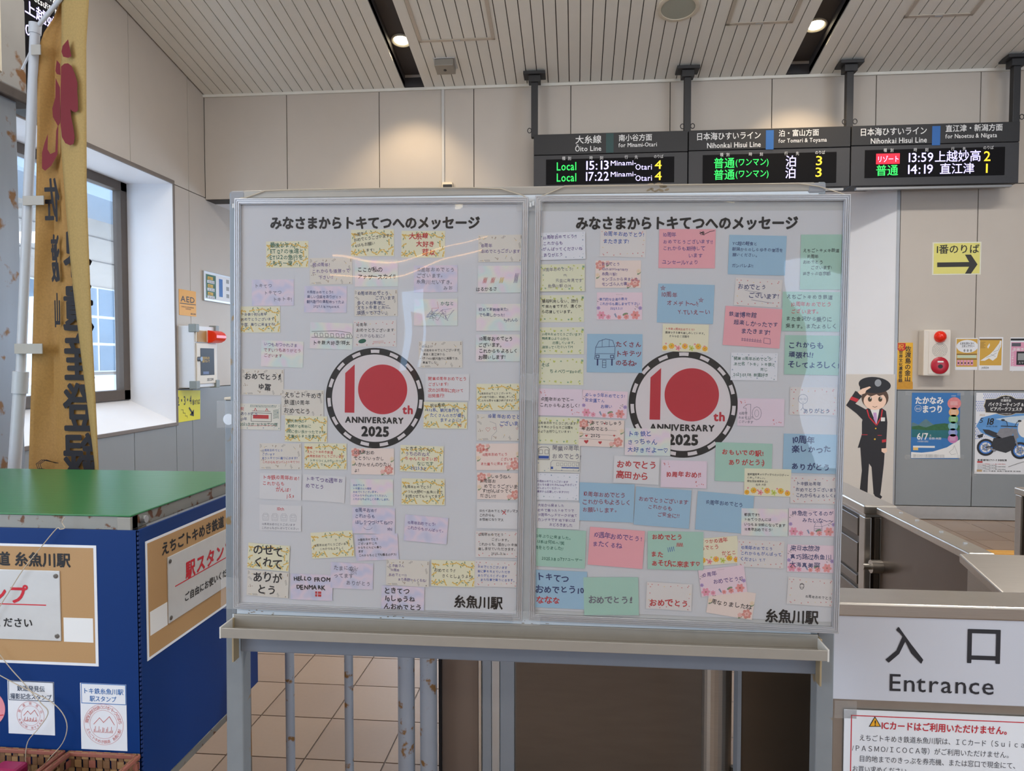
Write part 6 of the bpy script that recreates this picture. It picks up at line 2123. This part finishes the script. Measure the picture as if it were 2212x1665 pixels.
    ('R', 1651.5, 1128, -.3, 'k', '都民です!!|トキてつさんには|いつもお世話になってます|10周年おめでとう!', 'with four bold black lines, right poster', dict(bold=.014, big=1.1)),
    ('M', 1754.5, 1128, 0, 'n', '特急走ってるのが|    みたいな〜〜', 'with a small drawn train at the right edge', dict(draw='smalltrain', dy=.2)),
    ('U', 1545.5, 1190, 6, 'r', '電ばっか10週年|おめでとう|           かとこ', 'tilted upward with red words, lower right poster', dict(dy=.14, big=1.15)),
    ('H', 1643, 1196.5, -1.5, 'u', '10周年おめでとう|これからもがんばって|ください  T.T', 'with three tall blue lines and initials, right poster', dict(big=1.15)),
    ('M', 1751, 1206.5, -.5, 'n', '来日本旅游|真巧路过糸鱼川|大海真美啊', 'with three navy Chinese lines at the right edge', dict(dy=.06)),
    ('P', 1579, 1302, -8, 'k', '10|周なりましたね', 'tilted down at the bottom of right poster', dict(big=1.2, dy=.1)),
    ('M', 1561, 1254.5, 8, 'v', '10周年|    おめでとう♡', 'strongly tilted upward, lower right poster', dict(big=1.35, dy=.15)),
    ('H', 1751.5, 1278, -2.5, 'k', '         10周年おめでとう', 'with a little drawn head at the lower right corner', dict(draw='person', dy=-.18, big=.8)),
    ('Q', 1209, 869, -1, 'k', '10周年おめでとー|これからもよろしく!', 'with two tiny black lines at the left edge of right poster', dict(big=.75)),
    ('M', 1306, 873, -2.5, 'u', '10しゅう年おめでとう!|安全運てん|        お願い', 'with large blue words, left of the right emblem', dict(big=1.2, dy=.12)),
    ('V', 1203.5, 930, -1, 'k', '10周年おめでとうございます!!|トキ鉄のさらなるご活躍を|心よりお祈りしています!', 'with three black lines, lowest of the clover column', dict(dy=.12)),
    ('P', 1299, 935.5, -1.5, 'k', '  トキてつ10しゅう|年おめでとう|    2025| ', 'with ruled lines, red hearts and 2025', dict(draw='redhearts', big=1.0, dy=.03)),
    ('D', 1204.5, 991, -.5, 'y', '開業10周年|おめでとう!', 'with two drawn blue and grey trains', dict(draw='twotrains', dx=.22, dy=.25, big=.95)),
    ('S', 1202.5, 1051, -.5, 'v', '10周年おめでとうございます|さらなる愛されるRailwayをめざして|がんばってください!!|黒部から応援しています♡♡♡', 'with four violet lines and hearts, lower left of right poster', dict(bold=.006)),
    ('R', 1399, 954.5, -.5, 'u', 'トキ鉄と|さっちゃん|大好きだよー♡', 'with three large blue lines, overlapping the right emblem', dict(big=1.4)),
    ('W', 1374.5, 1015.5, -2, 'r', 'おめでとう|高田から', 'with two large red lines, right poster', dict(big=1.7)),
    ('Q', 1477, 1024, -1, 'r', '10周年おめ!!', 'with one red line, below the right emblem', dict(big=1.1)),
    ('b', 1310, 1085, -1.5, 'm', '10周年おめでとう|これからもよろしく|お願いします。', 'with three large maroon lines, leftmost of the row of three', dict(big=1.6)),
    ('b', 1431, 1096, -3.5, 'm', 'おめでとうございます|    これからも|        ご安全に!!', 'with three maroon lines, middle of the row of three', dict(big=1.3)),
    ('W', 1203.5, 1113, -1, 'v', '大阪から来ました|初めて乗ったトキてつで|10周年ヘッドマークが来て|カンゲキです 地下駅には|       おどろきました', 'filled with violet lines at the left edge of right poster', dict(big=1.1)),
    ('g', 1206, 1184, -2, 'g', '10年ぶりに来ました。|413系は何処へ?笑|歳をとりました!!| |    2025.3.8 DT77ユーザー', 'with green lines and a date at the left edge of right poster', dict(big=1.1)),
    ('p', 1331, 1183, -3.5, 'v', '10週年おめでとう!|またくるね', 'with two violet lines, lower left of right poster', dict(big=1.2, dy=.18)),
    ('g', 1459, 1189, 0, 'r', 'おめでとう| |また|あそびに来ます♡', 'with red words and a blue scribble', dict(draw='wave', big=1.25)),
    ('b', 1209, 1273, -1, 'n', 'トキてつ|おめでとう10|r:ななな', 'with large navy and red words at the bottom left of right poster', dict(big=1.8)),
    ('g', 1320, 1287.5, 1.5, 'y', 'おめでとう!!', 'with one grey line at the bottom of right poster', dict(big=1.4, dy=-.1)),
    ('H', 1445, 1288, -2, 'r', 'おめでとう', 'with large red words only, bottom of right poster', dict(big=1.5, dy=-.26)),
]
for idx, (st, px, py, tilt, ink, text, lab, op) in enumerate(CARDS):
    right = px > 1145
    zc = -.0066 + .0003 + 3e-5 * (idx if idx < 54 else idx - 52)
    mw = QM @ T(0, 0, zc)
    p = loc(mw, px, py)
    roll = math.radians(tilt + .8)
    cm = mw @ T(p.x, p.y, 0) @ Matrix.Rotation(roll, 4, 'Z')
    w, h = SIZE.get(st, (CW, CH))
    label = WORD[st] + ' ' + lab
    if 'poster' not in label and 'emblem' not in label and 'title' not in label:
        if len(label.split()) <= 12:
            label += ', on the ' + ('right' if right else 'left') + ' poster'
    o = link('sticky_note' if st in SIZE else 'message_card', BASEM[st], None, None, label=label, category='note' if st in SIZE else 'card',
             group='sticky notes on the posters' if st in SIZE else 'message cards on the posters')
    o.matrix_world = cm
    if PRINTM.get(st):
        link('print', PRINTM[st], o)
    r = random.Random(idx * 17 + 5)
    mb = MB()
    kw = {k: v for k, v in op.items() if k in ('big', 'dy', 'dx', 'slant', 'rot', 'bold')}
    write(mb, text, ink, w, h, r, **kw)
    if 'draw' in op:
        draw(mb, op['draw'], r)
    if 'extra' in op:
        t, c, ex_, ey_, sz = op['extra']
        mb.text(t, ex_, ey_, sz, INK[c], HZ, 'c', w=.03)
    mb.build('handwriting', o)
